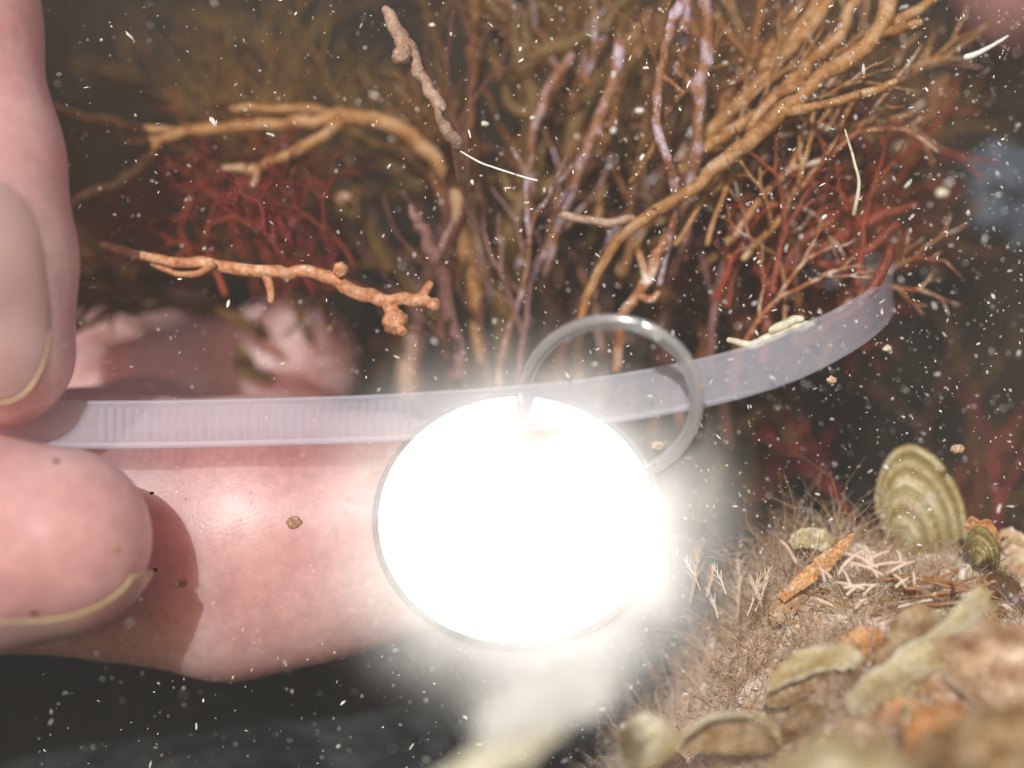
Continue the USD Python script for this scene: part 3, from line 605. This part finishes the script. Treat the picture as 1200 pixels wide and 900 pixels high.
PI = math.pi
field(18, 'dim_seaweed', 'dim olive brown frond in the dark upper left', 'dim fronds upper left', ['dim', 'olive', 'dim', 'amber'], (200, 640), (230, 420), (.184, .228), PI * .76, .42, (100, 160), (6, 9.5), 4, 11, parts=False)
field(22, 'red_tuft', 'fine red seaweed tuft above the folded fingers', 'red tufts left of centre', ['darkred', 'redder', 'darkred', 'redder', 'red'], (190, 440), (285, 345), (.166, .198), PI * .70, .7, (40, 75), (3, 5.5), 4, 12, parts=False, spread=.9)
field(18, 'rose_brown_seaweed', 'rose brown seaweed rising behind the cable tie', 'rose brown seaweeds at centre', ['rose', 'brownred', 'amber', 'brownred', 'crust'], (490, 880), (430, 520), (.174, .205), PI * .5, .25, (100, 170), (5, 8), 3, 13, spread=.32)
field(18, 'thin_amber_seaweed', 'thin amber seaweed among the upper centre stems', 'thin amber seaweeds at top centre', ['amber', 'gold', 'amber', 'olive', 'brownred', 'crust'], (530, 960), (200, 340), (.176, .198), PI * .47, .35, (70, 120), (4, 6.5), 4, 24, spread=.42)
field(12, 'slender_golden_seaweed', 'slender golden seaweed leaning right at the upper right', 'slender golden seaweeds at upper right', ['gold', 'amber', 'gold', 'banded'], (720, 930), (180, 330), (.164, .184), PI * .33, .25, (80, 120), (4, 6.5), 3, 25, spread=.38)
field(14, 'slender_red_seaweed', 'slender red seaweed behind the right half of the tie', 'slender red seaweeds at right', ['redder', 'red', 'banded', 'brownred'], (830, 1030), (330, 420), (.164, .186), PI * .40, .35, (45, 80), (3.2, 5.5), 3, 26, spread=.5)
field(18, 'amber_frond', 'blurred amber frond filling the upper centre background', 'amber fronds at top centre', ['amber', 'olive', 'brownred', 'dim', 'amber'], (540, 1000), (200, 380), (.198, .235), PI * .46, .4, (80, 140), (6, 10), 4, 14, parts=False, spread=.45)
field(16, 'red_frond', 'blurred red brown frond right of centre behind the tie', 'red brown fronds at right', ['red', 'brownred', 'amber', 'redder', 'darkred'], (780, 1020), (350, 450), (.178, .215), PI * .40, .4, (60, 110), (5, 8), 4, 15, parts=False, spread=.5)
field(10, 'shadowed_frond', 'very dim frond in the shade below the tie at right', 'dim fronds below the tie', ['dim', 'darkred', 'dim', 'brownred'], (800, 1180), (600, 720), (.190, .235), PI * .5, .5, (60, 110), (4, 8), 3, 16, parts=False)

# ------------------------------------------------------------------ fan weed, blades, flakes and crusts on the bank
def shell_from_grid(p, thick):
    """(n, m, 3) grid of points -> closed thin shell."""
    n, m, _ = p.shape; du_, dv_ = np.gradient(p, axis=0), np.gradient(p, axis=1)
    nn = np.cross(du_, dv_); nn /= np.linalg.norm(nn, axis=2, keepdims=True) + 1e-12
    if nn[..., 1].mean() > 0: nn = -nn
    a, b = (p + nn * thick * .5).reshape(-1, 3), (p - nn * thick * .5).reshape(-1, 3); N = n * m
    i, j = np.meshgrid(np.arange(n - 1), np.arange(m - 1), indexing='ij'); k = i * m + j
    q = np.stack([k, k + m, k + m + 1, k + 1], -1).reshape(-1, 4); f = np.vstack([q[:, [0, 1, 2]], q[:, [0, 2, 3]]])
    bd = np.concatenate([np.arange(m), np.arange(1, n) * m + m - 1, (n - 1) * m + np.arange(m - 2, -1, -1), np.arange(n - 2, 0, -1) * m]); bn = np.roll(bd, -1)
    t = trimesh.Trimesh(np.vstack([a, b]), np.vstack([f, f[:, ::-1] + N, np.stack([bd, bn, bn + N], 1), np.stack([bd, bn + N, bd + N], 1)]), process=False)
    t.fix_normals(); return t

def ruffle(p, amp, freq, seed):
    return p + amp * (meshkit.fbm(p * freq, 3, seed)[..., None] - .5) * 2 * np.array([.5, 1, .5])

def blade(pts, d, cup=.18, thick=.00025, seed=0, tilt=.0):
    """A leaf-like blade: pts (px, py, half width px[, extra depth mm]); tilt leans its width into the depth."""
    q = np.array([(p[0], p[1], p[2], p[3] if len(p) > 3 else 0.0) for p in pts], float); c = smoothpath(q, 26)
    t = np.gradient(c[:, :2], axis=0); t /= np.linalg.norm(t, axis=1, keepdims=True); w = np.stack([-t[:, 1], t[:, 0]], 1)
    c[:, 2] *= 1.12 + .7 * (meshkit.fbm(np.stack([np.arange(26) * .45, np.full(26, seed * 3.3), np.zeros(26)], -1), 2, seed) - .5); s = np.linspace(-1, 1, 11); px = c[:, None, 0] + w[:, None, 0] * c[:, None, 2] * s * math.cos(tilt); py = c[:, None, 1] + w[:, None, 1] * c[:, None, 2] * s * math.cos(tilt)
    D = d + c[:, None, 3] * .001 + (cup * (s**2)[None] + math.sin(tilt) * s[None]) * c[:, None, 2] * d / F
    p = np.stack([(px - 600) / F * D, D, Z0 - (py - 450) / F * D], -1)
    return shell_from_grid(ruffle(p, .0006, 420, seed), thick)

def lobe(cx, cy, rx, ry, d, a0=0, a1=360, bulge=.5, seed=0, rot=0, thick=.0004, rag=.15, away=True):
    """A rounded flake with uneven outline bulging towards the camera."""
    r_, a_ = np.linspace(0.02, 1, 12), np.radians(np.linspace(a0, a1, 40))
    R, A = np.meshgrid(r_, a_, indexing='ij'); k = 1 + rag * (meshkit.fbm(np.stack([np.cos(A) * 1.7, np.sin(A) * 1.7, 0 * A + seed * 3.1], -1), 3, seed) - .5) * 2
    x, y = rx * R * k * np.cos(A), ry * R * k * np.sin(A); c, s_ = math.cos(rot), math.sin(rot)
    px, py = cx + x * c - y * s_, cy - (x * s_ + y * c); D = d + (R**2 - .5) * bulge * max(rx, ry) * d / F
    p = np.stack([(px - 600) / F * D, D, Z0 - (py - 450) / F * D], -1)
    return shell_from_grid(ruffle(p, .0005, 300, seed + 50), thick)

fan_out = [(112, 62), (104, 92), (96, 118), (90, 132), (82, 139), (70, 131), (55, 116), (34, 98), (10, 84), (-6, 74)]
def fan_grid(cx, cy, k, d, r0, r1, n, lift=0.0):
    aa = np.radians([a for a, r in fan_out])[::-1]; rr = np.array([r for a, r in fan_out], float)[::-1]
    A = np.linspace(aa[0], aa[-1], 46); Rm = np.interp(A, aa, rr) * k
    t = np.linspace(r0, r1, n)[:, None]; px = cx + Rm * t * np.cos(A); py = cy - Rm * t * np.sin(A)
    D = d + .0025 * (A - A.mean())[None]**2 + .0012 * np.cos(t * 6.28 * 2.6) * t * .35 - .004 * t * k + .002 * t**2 - lift
    return np.stack([(px - 600) / F * D, D, Z0 - (py - 450) / F * D], -1)
fan = thing('fan_weed', 'yellow green ribbed fan seaweed standing upright on the bank at right', 'seaweed')
obj('blade', shell_from_grid(fan_grid(1050, 657, 1, .171, .06, 1, 60), .0003), M['fan'], fan, smooth=True)
for k, (r0, r1) in enumerate(((.30, .38), (.47, .56), (.64, .73), (.79, .86), (.93, .985))):
    obj('band', shell_from_grid(fan_grid(1050, 657, 1, .171, r0, r1, 6, .00028), .0002), M['blade'], fan, smooth=True)
fan2 = thing('fan_weed', 'small pale banded fan seaweed at the right foot of the large fan', 'seaweed')
obj('blade', shell_from_grid(fan_grid(1142, 664, .34, .158, .08, 1, 30), .0003), M['fan'], fan2, smooth=True)
for r0, r1 in ((.4, .52), (.7, .8)): obj('band', shell_from_grid(fan_grid(1142, 664, .34, .158, r0, r1, 5, .00025), .0002), M['blade'], fan2, smooth=True)

def fanlet(cx, cy, k, d, rot=0.0, tilt=.3, seed=0):
    aa = np.linspace(math.radians(12), math.radians(168), 30); rr = 135 * k * (1 + .22 * (meshkit.fbm(np.stack([aa * 2.5, np.full(30, seed * 2.1), 0 * aa], -1), 3, seed) - .5) * 2)
    t = np.linspace(.08, 1, 16)[:, None]; A = aa[None] + rot; R = rr[None] * t
    px, py = cx + R * np.cos(A), cy - R * np.sin(A); D = d + (.0018 * (aa - aa.mean())[None]**2 * t + .0022 * np.cos(t * 16) * t * .12 + .004 * tilt * (1 - t)) * (k * 2)
    return shell_from_grid(ruffle(np.stack([(px - 600) / F * D, D, Z0 - (py - 450) / F * D], -1), .0004, 380, seed), .00022)
def flake(name, label, cat, mesh, mat, group=None):
    return tag(obj(name, mesh, M[mat], smooth=50), label, cat, group)
def highlight_edged(label, pts, d, seed, tilt, sgn):
    """A blade with its edge highlight painted as a pale tube along one side."""
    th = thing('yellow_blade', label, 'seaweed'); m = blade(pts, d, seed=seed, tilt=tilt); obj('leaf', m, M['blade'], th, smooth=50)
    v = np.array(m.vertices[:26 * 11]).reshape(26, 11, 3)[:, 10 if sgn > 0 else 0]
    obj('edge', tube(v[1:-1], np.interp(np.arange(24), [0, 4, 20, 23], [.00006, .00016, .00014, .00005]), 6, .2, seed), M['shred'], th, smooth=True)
flake('yellow_blade', 'small pale yellow blade left of the fan seaweed, by the rust twig', 'seaweed', blade([(926, 640, 5), (940, 632, 11), (958, 632, 11), (976, 643, 6)], .160, seed=1), 'blade')
flake('rust_twig', 'flat rust red twig slanting left of the fan seaweed', 'seaweed', blade([(998, 625, 2), (988, 637, 5), (974, 651, 7), (958, 666, 9), (938, 682, 7), (914, 702, 4)], .153, seed=2, thick=.0006), 'rust')
highlight_edged('arched pale green blade lying on the turf left of the long blade', [(902, 806, 4), (916, 790, 9), (936, 777, 12), (962, 769, 13), (990, 768, 12), (1008, 776, 7)], .140, 3, .3, 1)
flake('tan_weed', 'dull tan blade tucked under the arched pale green blade', 'seaweed', blade([(896, 826, 6), (920, 812, 13), (946, 798, 15), (972, 788, 12)], .143, seed=4, tilt=-.3), 'tanblade')
highlight_edged('long yellow green blade pointing up right across the bank', [(996, 836, 14), (1015, 822, 20), (1036, 804, 22), (1062, 782, 18), (1092, 764, 19), (1118, 740, 18), (1138, 714, 14), (1154, 690, 6)], .138, 5, .25, -1)
flake('tan_weed', 'broad dull brown blade crossing behind the long yellow green blade', 'seaweed', blade([(1038, 800, 20), (1058, 768, 27), (1074, 738, 28), (1088, 710, 14)], .1405, seed=6, tilt=.3), 'tanblade')
flake('cream_lobe', 'round cream lobe at the bottom centre right', 'seaweed', lobe(757, 868, 34, 31, .133, bulge=.3, seed=7, rag=.2, thick=.00025), 'blade')
flake('rimmed_lobe', 'grey brown dome with a pale rim beside the cream lobe', 'seaweed', lobe(856, 882, 54, 40, .137, 0, 180, bulge=.5, seed=8), 'tanblade')
t_ = plant('pale_thread', 'pale arching thread over the grey brown dome', 'seaweed', M['blade'], .134, [[(786, 884, 4), (800, 864, 5), (822, 846, 5), (846, 838, 5), (880, 838, 4), (904, 848, 4), (913, 866, 3)]])
flake('peach_flake', 'pale peach flake with a jagged edge below the long blade', 'flake', fanlet(1112, 822, .36, .139, .1, .6, 9), 'peach')
flake('peach_flake', 'large peach flake standing at the right picture edge', 'flake', fanlet(1176, 850, .85, .134, -.45, .5, 10), 'peach')
for k in range(5):
    x0 = 1170 + k * 3; flake('ridge_strip', ['uppermost cream ridge of the striped crust at the right edge', 'second cream ridge of the striped crust at the right edge', 'middle cream ridge of the striped crust at the right edge', 'fourth cream ridge of the striped crust at the right edge', 'lowest cream ridge of the striped crust at the right edge'][k],
        'crust', blade([(x0, 628 + k * 10, 2), (x0 + 12, 624 + k * 10, 5), (x0 + 30, 634 + k * 11, 6), (x0 + 44, 652 + k * 11, 4)], .146 - .0005 * k, seed=20 + k, tilt=.3), 'blade' if k % 2 else 'peach')
flake('rust_flake', 'orange brown flake right of the fan seaweed above the small fan', 'flake', fanlet(1148, 634, .2, .160, -.5, .3, 11), 'rust')
flake('rust_flake', 'round reddish flake on the turf between the two pale blades', 'flake', lobe(1010, 756, 26, 20, .1455, bulge=.2, seed=12, rag=.35, thick=.0002), 'rust')
flake('rust_flake', 'rust flake under the lower end of the long blade', 'flake', lobe(1054, 832, 24, 13, .135, bulge=.1, seed=13, rag=.45, rot=.4, thick=.0002), 'rust')
flake('rust_flake', 'blurred brown fan blade in the bottom right corner', 'flake', fanlet(1180, 935, .85, .118, -.2), 'tanblade')
flake('rust_flake', 'orange brown folded flake right of the rust flake under the blade', 'flake', fanlet(1112, 872, .42, .126, .7), 'rust')
flake('foreground_blade', 'large blurred yellow green fan cut by the bottom edge at right', 'seaweed', fanlet(1000, 985, .95, .110, .25), 'blade')
for k, (x, lab) in enumerate(((1064, 'left of two thin upright pale slivers under the peach flake'), (1089, 'right of two thin upright pale slivers under the peach flake'))):
    flake('pale_sliver', lab, 'seaweed', blade([(x - 4 + k * 4, 866, 3), (x, 846, 5), (x - 1, 832, 4), (x + 1 - 3 * k, 822, 2)], .131, seed=30 + k), 'blade')
rs = random.Random(3)
for k in range(9):
    y = 676 + k * 3.4; x = 1046 + rs.uniform(-12, 25); L = rs.uniform(50, 120)
    plant('brown_straw', 'brown straw lying level on the bank under the fan seaweed', 'straw', M['straw'], .150, [[(x, y + rs.uniform(-2, 4), 2.2, 2), (x + L * .3, y + rs.uniform(-6, 6), 3), (x + L * .65, y + rs.uniform(-8, 6), 2.6), (x + L, y + rs.uniform(-14, 12), 1.6, 2)]], 'brown straws under the fan', sides=6)
for k in range(24):
    x, y = rs.uniform(930, 1075), rs.uniform(655, 712); a = rs.uniform(.1, 2.9); L = rs.uniform(20, 46)
    plant('pink_twiglet', 'thin pink twiglet tangled on the turf below the rust twig', 'twig', M['turfhair'], .149, [[(x, y, 2.2), (x + math.cos(a) * L * .5, y - math.sin(a) * L * .4, 2), (x + math.cos(a) * L, y - math.sin(a) * L * .6, 1.4)]], 'pink twiglets on the turf', sides=6)
rs = random.Random(19)
def on_bank(px, py):
    d = np.arange(.105, .185, .0008); hit = Z0 - (py - 450) / F * d < bank_height((px - 600) / F * d, d)
    return float(d[np.argmax(hit)]) if hit.any() else None
n_scraps = 0
for k, (x, y, kk, rot, mname, lab) in enumerate((
    (1092, 735, .26, -.6, 'blade', 'pale fan blade behind the upper end of the long yellow green blade'), (950, 858, .26, .5, 'tanblade', 'tan fan blade below the arched pale green blade'), (1010, 880, .30, -.3, 'peach', 'peach fan blade just above the large blurred fan'),
    (1150, 740, .28, .4, 'tanblade', 'tan fan blade right of the tip of the long blade'), (1168, 700, .22, -.3, 'peach', 'peach fan blade near the right end of the brown straws'), (905, 880, .22, .2, 'peach', 'small peach fan blade right of the grey brown dome'),
    (1085, 812, .20, .9, 'blade', 'small pale fan blade tucked under the peach flake'), (960, 812, .18, -.8, 'peach', 'small peach fan blade between the arched and the long blade'), (1140, 812, .22, .1, 'rust', 'rust fan blade under the peach flake'), (930, 722, .2, .7, 'peach', 'peach fan blade at the foot of the rust twig'))):
    flake('small_fan', lab, 'seaweed', fanlet(x, y, kk, (on_bank(x, y) or .14) - .002, rot, seed=90 + k), mname)
while n_scraps < 100:                       # crumbs and scraps that litter the bank
    x, y = rs.uniform(840, 1200), rs.uniform(660, 898); d = on_bank(x, y)
    if d is None or (x < 930 and rs.random() < .7): continue
    n_scraps += 1; d -= .0006; k = n_scraps; tone = rs.choice(['rust', 'peach', 'tanblade', 'straw', 'peach', 'blade', 'shred']); mm = M[tone]; word = dict(rust='rust red', peach='peach coloured', tanblade='dull tan', straw='straw brown', blade='pale yellow', shred='whitish')[tone]; form = 'chip' if k % 3 else 'sliver'
    if k % 3: me = lobe(x, y, rs.uniform(4, 10), rs.uniform(2, 5), d, bulge=rs.uniform(-.6, .8), seed=200 + k, rot=rs.uniform(0, 3), rag=.6)
    else:
        a = rs.uniform(-.6, 3.6); Lh = rs.uniform(8, 22); me = blade([(x - math.cos(a) * Lh, y + math.sin(a) * Lh, 1.5), (x + rs.uniform(-3, 3), y + rs.uniform(-3, 3), rs.uniform(2, 4)), (x + math.cos(a) * Lh, y - math.sin(a) * Lh, 1)], d - .0008, seed=k, tilt=rs.uniform(-.6, .6))
    tag(obj('turf_' + form, me, mm, smooth=50), f'small ragged {word} {form} lying on the turf bank', form, f'{word} {form}s on the turf bank')

rs = random.Random(77)
for k in range(9):                          # feathery filaments standing at the left of the bank
    x, y = 806 + k * 11 + rs.uniform(-5, 5), rs.uniform(690, 735); a = 1.57 + rs.uniform(-.35, .5); L = rs.uniform(36, 72); d = rs.uniform(.146, .156); up = lambda f, o=0: (x + math.cos(a) * L * f + o, y - math.sin(a) * L * f)
    lines = [[(*up(0), 1.2), (*up(.5, 2), 1.1), (*up(1), .7)]]
    for j in range(6):
        f = .25 + j * .12; b = a + (-1) ** j * rs.uniform(.15, .5); l = L * (.42 - .04 * j); p = up(f, 1); lines.append([(*p, .8), (p[0] + math.cos(b) * l * .5, p[1] - math.sin(b) * l * .5, .7), (p[0] + math.cos(b) * l, p[1] - math.sin(b) * l, .5)])
    plant('feathery_filament', 'pale feathery filament at the left edge of the turf, ' + ordinal(k, 9), 'seaweed', M['turfhair'], d, lines, 'feathery filaments', sides=5)
tuft = thing('fuzzy_blade', 'out of focus pale fuzzy blade at the bottom centre below the disc', 'seaweed')
obj('stalk', blade([(520, 930, 22), (570, 896, 22), (616, 864, 21), (650, 842, 17), (668, 832, 8)], .104, seed=40), M['shred'], tuft, smooth=50)
rs = random.Random(5); hairs = []
for k in range(420):
    t = 1 - rs.uniform(0, 1)**1.6; x = 560 + 115 * t + rs.uniform(-14, 14); y = 872 - 42 * t + rs.uniform(-24, 10); a = .9 + rs.uniform(-.9, .9) - .5 * (t - .5); L = rs.uniform(24, 66)
    hairs.append(strand([(x, y, 1.7), (x + math.cos(a) * L * .5, y - math.sin(a) * L * .5, 1.5), (x + math.cos(a + .2) * L, y - math.sin(a + .2) * L, .8)], .1035, 0, k, 3, 12, 0))
tag(obj('fringe', join(hairs), M['speck'], tuft, smooth=True), kind='stuff')

# turf: nobody could count these curling hairs
def hairs_on_bank(seed, count, length, width, x_from, curl):
    rs = np.random.RandomState(seed); N = count
    bx = rs.uniform(x_from, .075, N); by = rs.uniform(.114, .180, N); bz = bank_height(bx, by)
    clump = meshkit.fbm(np.stack([bx, by, 0 * bx], -1) * 260, 3, 4); keep = (bz > Z0 - .054) & (clump > .24 + .14 * rs.rand(N)); bx, by, bz, clump = bx[keep], by[keep], bz[keep], clump[keep]; N = len(bx)
    L = rs.uniform(*length, N) * np.clip(clump * 2.4 - .4, .3, 1.5) * np.where(bx < .036, 1.5, .75) * np.where(rs.rand(N) < .02, 2.2 if curl < .5 else 1, 1)
    dirn = rs.normal(0, 1, (N, 3)) * [.8, .6, .35] + [0, -.25, .75]; dirn /= np.linalg.norm(dirn, axis=1, keepdims=True)
    c = np.stack([bx, by, bz - .0004], -1); w = rs.uniform(*width, N)[:, None]; rings = []
    for k in range(5):
        side = np.cross(dirn, [.3, 1, .2]); side /= np.linalg.norm(side, axis=1, keepdims=True); oth = np.cross(dirn, side); ww = w * (1 - .18 * k)
        rings.append(np.stack([c + side * ww, c + (-.5 * side + .87 * oth) * ww, c + (-.5 * side - .87 * oth) * ww], 1))
        dirn = dirn + rs.normal(0, curl, (N, 3)); dirn /= np.linalg.norm(dirn, axis=1, keepdims=True); c = c + dirn * (L / 4)[:, None]
    V = np.concatenate(rings, 1); fl = [[3 * k + a, 3 * k + (a + 1) % 3, 3 * k + 3 + (a + 1) % 3] for k in range(4) for a in range(3)] + [[3 * k + a, 3 * k + 3 + (a + 1) % 3, 3 * k + 3 + a] for k in range(4) for a in range(3)]
    return V.reshape(-1, 3), (np.array(fl)[None] + 15 * np.arange(N)[:, None, None]).reshape(-1, 3)
tag(obj('turf', hairs_on_bank(9, 30000, (.0014, .0046), (.000032, .000075), .004, .38), M['turfhair'], smooth=True), 'pale pinkish turf of fine weed hairs covering the bank', 'turf', kind='stuff')
tag(obj('golden_filaments', hairs_on_bank(10, 7000, (.004, .0085), (.00004, .00010), .022, .75), M['goldhair'], smooth=True), 'tangled golden filaments strewn over the pale turf', 'filaments', kind='stuff')

# ------------------------------------------------------------------ single things in the background and on the hand
flake('blue_grey_sponge', 'blurred blue grey sponge in the dark at the right edge', 'sponge', join([lobe(1168, 205, 46, 38, .208, bulge=.6, seed=71, rag=.5), lobe(1160, 250, 28, 26, .206, bulge=.7, seed=72, rag=.5), lobe(1192, 262, 20, 26, .210, bulge=.6, seed=73, rag=.4)]), 'bluegrey')
flake('pink_lump', 'blurred pink rounded lump in the top right corner', 'rock', blob(P(1190, -8, .205), .0088, 5, .12, 1.2, 3), 'pinklump')
flake('pale_shred', 'pale yellowish shred lying on the top edge of the cable tie', 'scrap', join([strand([(855, 398, 4), (872, 404, 6), (895, 398, 7), (915, 388, 9), (935, 382, 9), (950, 380, 5)], .1505, .5, 61, 9), strand([(905, 388, 5), (925, 377, 7), (938, 374, 5)], .150, .5, 62, 9)]), 'shred')
flake('olive_scrap', 'torn olive brown scrap clinging to the blurred fourth finger', 'scrap', join([blade([(280, 402, 3), (286, 418, 8), (284, 432, 8)], .1935, seed=63), blade([(280, 430, 6), (298, 438, 8), (322, 443, 3)], .193, seed=64)]), 'olive')
flake('beige_knob', 'blurred beige stub standing behind the tie left of centre', 'seaweed', strand([(478, 470, 16), (480, 430, 17), (484, 405, 15), (490, 388, 10)], .200, .2, 65), 'club')
def on_hand(px, py):
    d = np.array([[(px - 600) / F, 1, -(py - 450) / F]]); d /= np.linalg.norm(d); o = np.array([[0, 0, Z0]]) + d * .1; t = trace(o, d, .3)[0]; return (o + d * t)[0]
for px, py, r, lab, m in ((345, 612, .00075, 'brown crumb on the shiny spot of the large finger', 'crumb'), (136, 643, .00035, 'small brown crumb on the thumb near its side', 'crumb'), (66, 541, .00028, 'dark speck on the upper part of the thumb', 'rock'), (165, 702, .0003, 'white speck at the tip of the thumbnail', 'speck'),
                          (182, 668, .00028, 'black speck in the shade beside the thumb tip', 'rock'), (215, 684, .0005, 'faint orange crumb on the finger right of the thumb', 'rust'), (40, 718, .0003, 'dark speck on the edge of the thumbnail', 'rock'), (178, 578, .00022, 'tiny dark speck on the finger right of the thumb top', 'rock')):
    tag(obj('crumb', blob(on_hand(px, py), r, int(px), .5, 1.1, 3, (1, .55, .8)), M[m], smooth=True), lab, 'crumb')

# ------------------------------------------------------------------ specks in the water
rs = np.random.RandomState(21)
def speck(c, r, k):
    t = trimesh.creation.icosphere(0 if r < .0002 else 1, 1.0); v = np.array(t.vertices); v *= 1 + .5 * (rs.rand(len(v), 1) - .5)
    q, _ = np.linalg.qr(rs.normal(size=(3, 3))); return (v * [rs.uniform(1.0, 1.9), rs.uniform(.3, .8), rs.uniform(.25, .6)]) @ q * r + c, np.array(t.faces)
px, py, dd_ = rs.uniform(40, 1200, 16000), rs.uniform(0, 900, 16000), np.clip(.154 + .010 * rs.normal(size=16000), .116, .195)
ok = rs.rand(16000) < .28 + .72 * np.clip((px - 350) / 550, 0, 1)
Q = np.stack([(px - 600) / F * dd_, dd_, Z0 - (py - 450) / F * dd_], -1)
ok &= (sdf(Q) > .0008) & (Q[:, 2] > bank_height(Q[:, 0], Q[:, 1]))
pts = [(p, p[1]) for p in Q[ok][:5200]]
sizes = np.exp(rs.normal(np.log(.000078), .50, len(pts)))
order = np.argsort(-sizes * np.array([1 / d for _, d in pts]))
big, small = order[:90], order[90:]
tag(obj('drifting_specks', join([speck(pts[i][0], min(sizes[i], .0004), i) for i in small]), M['speck'], smooth=False), 'countless tiny pale specks drifting in the water', 'specks', kind='stuff')
for i in big: tag(obj('speck', speck(pts[i][0], min(sizes[i], .00034), i), M['speck'], smooth=False), 'larger pale speck drifting in the water', 'speck', 'larger drifting specks')
for px, py, r, d, lab in ((568, 145, 5, .150, 'brightest white speck right of the pale club stalk'), (624, 138, 4, .150, 'white speck on the olive seaweed stem'), (402, 233, 12, .180, 'blurred pale clump above the orange branch'), (840, 241, 13, .178, 'round translucent grey dot under the golden frond'),
                          (1104, 226, 9, .176, 'round pale yellow dot left of the blue grey sponge'), (1054, 173, 9, .186, 'pale round dot on the outermost brown stem'), (966, 150, 8, .170, 'pale yellowish clump under the golden side branch'), (893, 187, 8, .172, 'pale pink clump below the golden frond middle'),
                          (770, 522, 9, .150, 'cream crumb inside the lower right of the ring'), (1122, 526, 9, .160, 'orange crumb floating right of the fan seaweed top'), (822, 452, 5, .143, 'cream crumb stuck on the right side of the ring'), (1040, 408, 6, .150, 'pale crumb under the bend of the cable tie'), (974, 445, 7, .152, 'peach crumb under the cable tie at right')):
    flake('drifting_crumb', lab, 'crumb', blob(P(px, py, d), r * .8 * d / F, int(px), .62, 2.0, 3, (1, .5, .7)), 'peach' if 'cream' in lab or 'orange' in lab or 'peach' in lab else 'shred')

# ------------------------------------------------------------------ the water itself, and an added volume that imitates glare round the disc
def box_mesh(lo, hi):
    m = trimesh.creation.box(extents=np.subtract(hi, lo)); m.apply_translation(np.add(lo, hi) / 2); return m
water = usdkit.material(stage, '/World/Looks/water', {'v': ('principled_volume', {'color': (.94, .90, .87), 'density': .30, 'anisotropy': 0.0})}, [], volume='v.volume')
tag(obj('haze', box_mesh((-1.0, -.8, -1.1), (1.0, .9, .42)), water, smooth=False), kind='stuff')
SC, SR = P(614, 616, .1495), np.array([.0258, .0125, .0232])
glare_haze = usdkit.material(stage, '/World/Looks/glare_haze', {
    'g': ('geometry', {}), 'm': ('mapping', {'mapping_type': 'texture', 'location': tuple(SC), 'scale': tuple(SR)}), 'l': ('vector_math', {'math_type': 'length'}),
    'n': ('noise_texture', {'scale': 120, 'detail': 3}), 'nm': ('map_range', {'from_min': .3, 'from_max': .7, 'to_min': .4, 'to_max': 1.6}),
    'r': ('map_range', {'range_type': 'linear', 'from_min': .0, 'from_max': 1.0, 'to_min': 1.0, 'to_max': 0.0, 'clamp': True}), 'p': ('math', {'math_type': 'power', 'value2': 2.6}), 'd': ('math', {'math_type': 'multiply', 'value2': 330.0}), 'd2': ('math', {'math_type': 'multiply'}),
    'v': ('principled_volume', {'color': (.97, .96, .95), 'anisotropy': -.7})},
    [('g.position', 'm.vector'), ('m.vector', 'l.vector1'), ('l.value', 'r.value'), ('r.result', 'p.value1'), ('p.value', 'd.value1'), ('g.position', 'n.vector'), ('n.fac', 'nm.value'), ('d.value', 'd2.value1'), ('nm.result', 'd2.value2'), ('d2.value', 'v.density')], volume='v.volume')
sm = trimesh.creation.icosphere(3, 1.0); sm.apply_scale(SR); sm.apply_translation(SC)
tag(obj('added_glare_cloud', sm, glare_haze, smooth=True), 'added pale volume standing in for the glare round the disc', 'glare volume', kind='stuff')
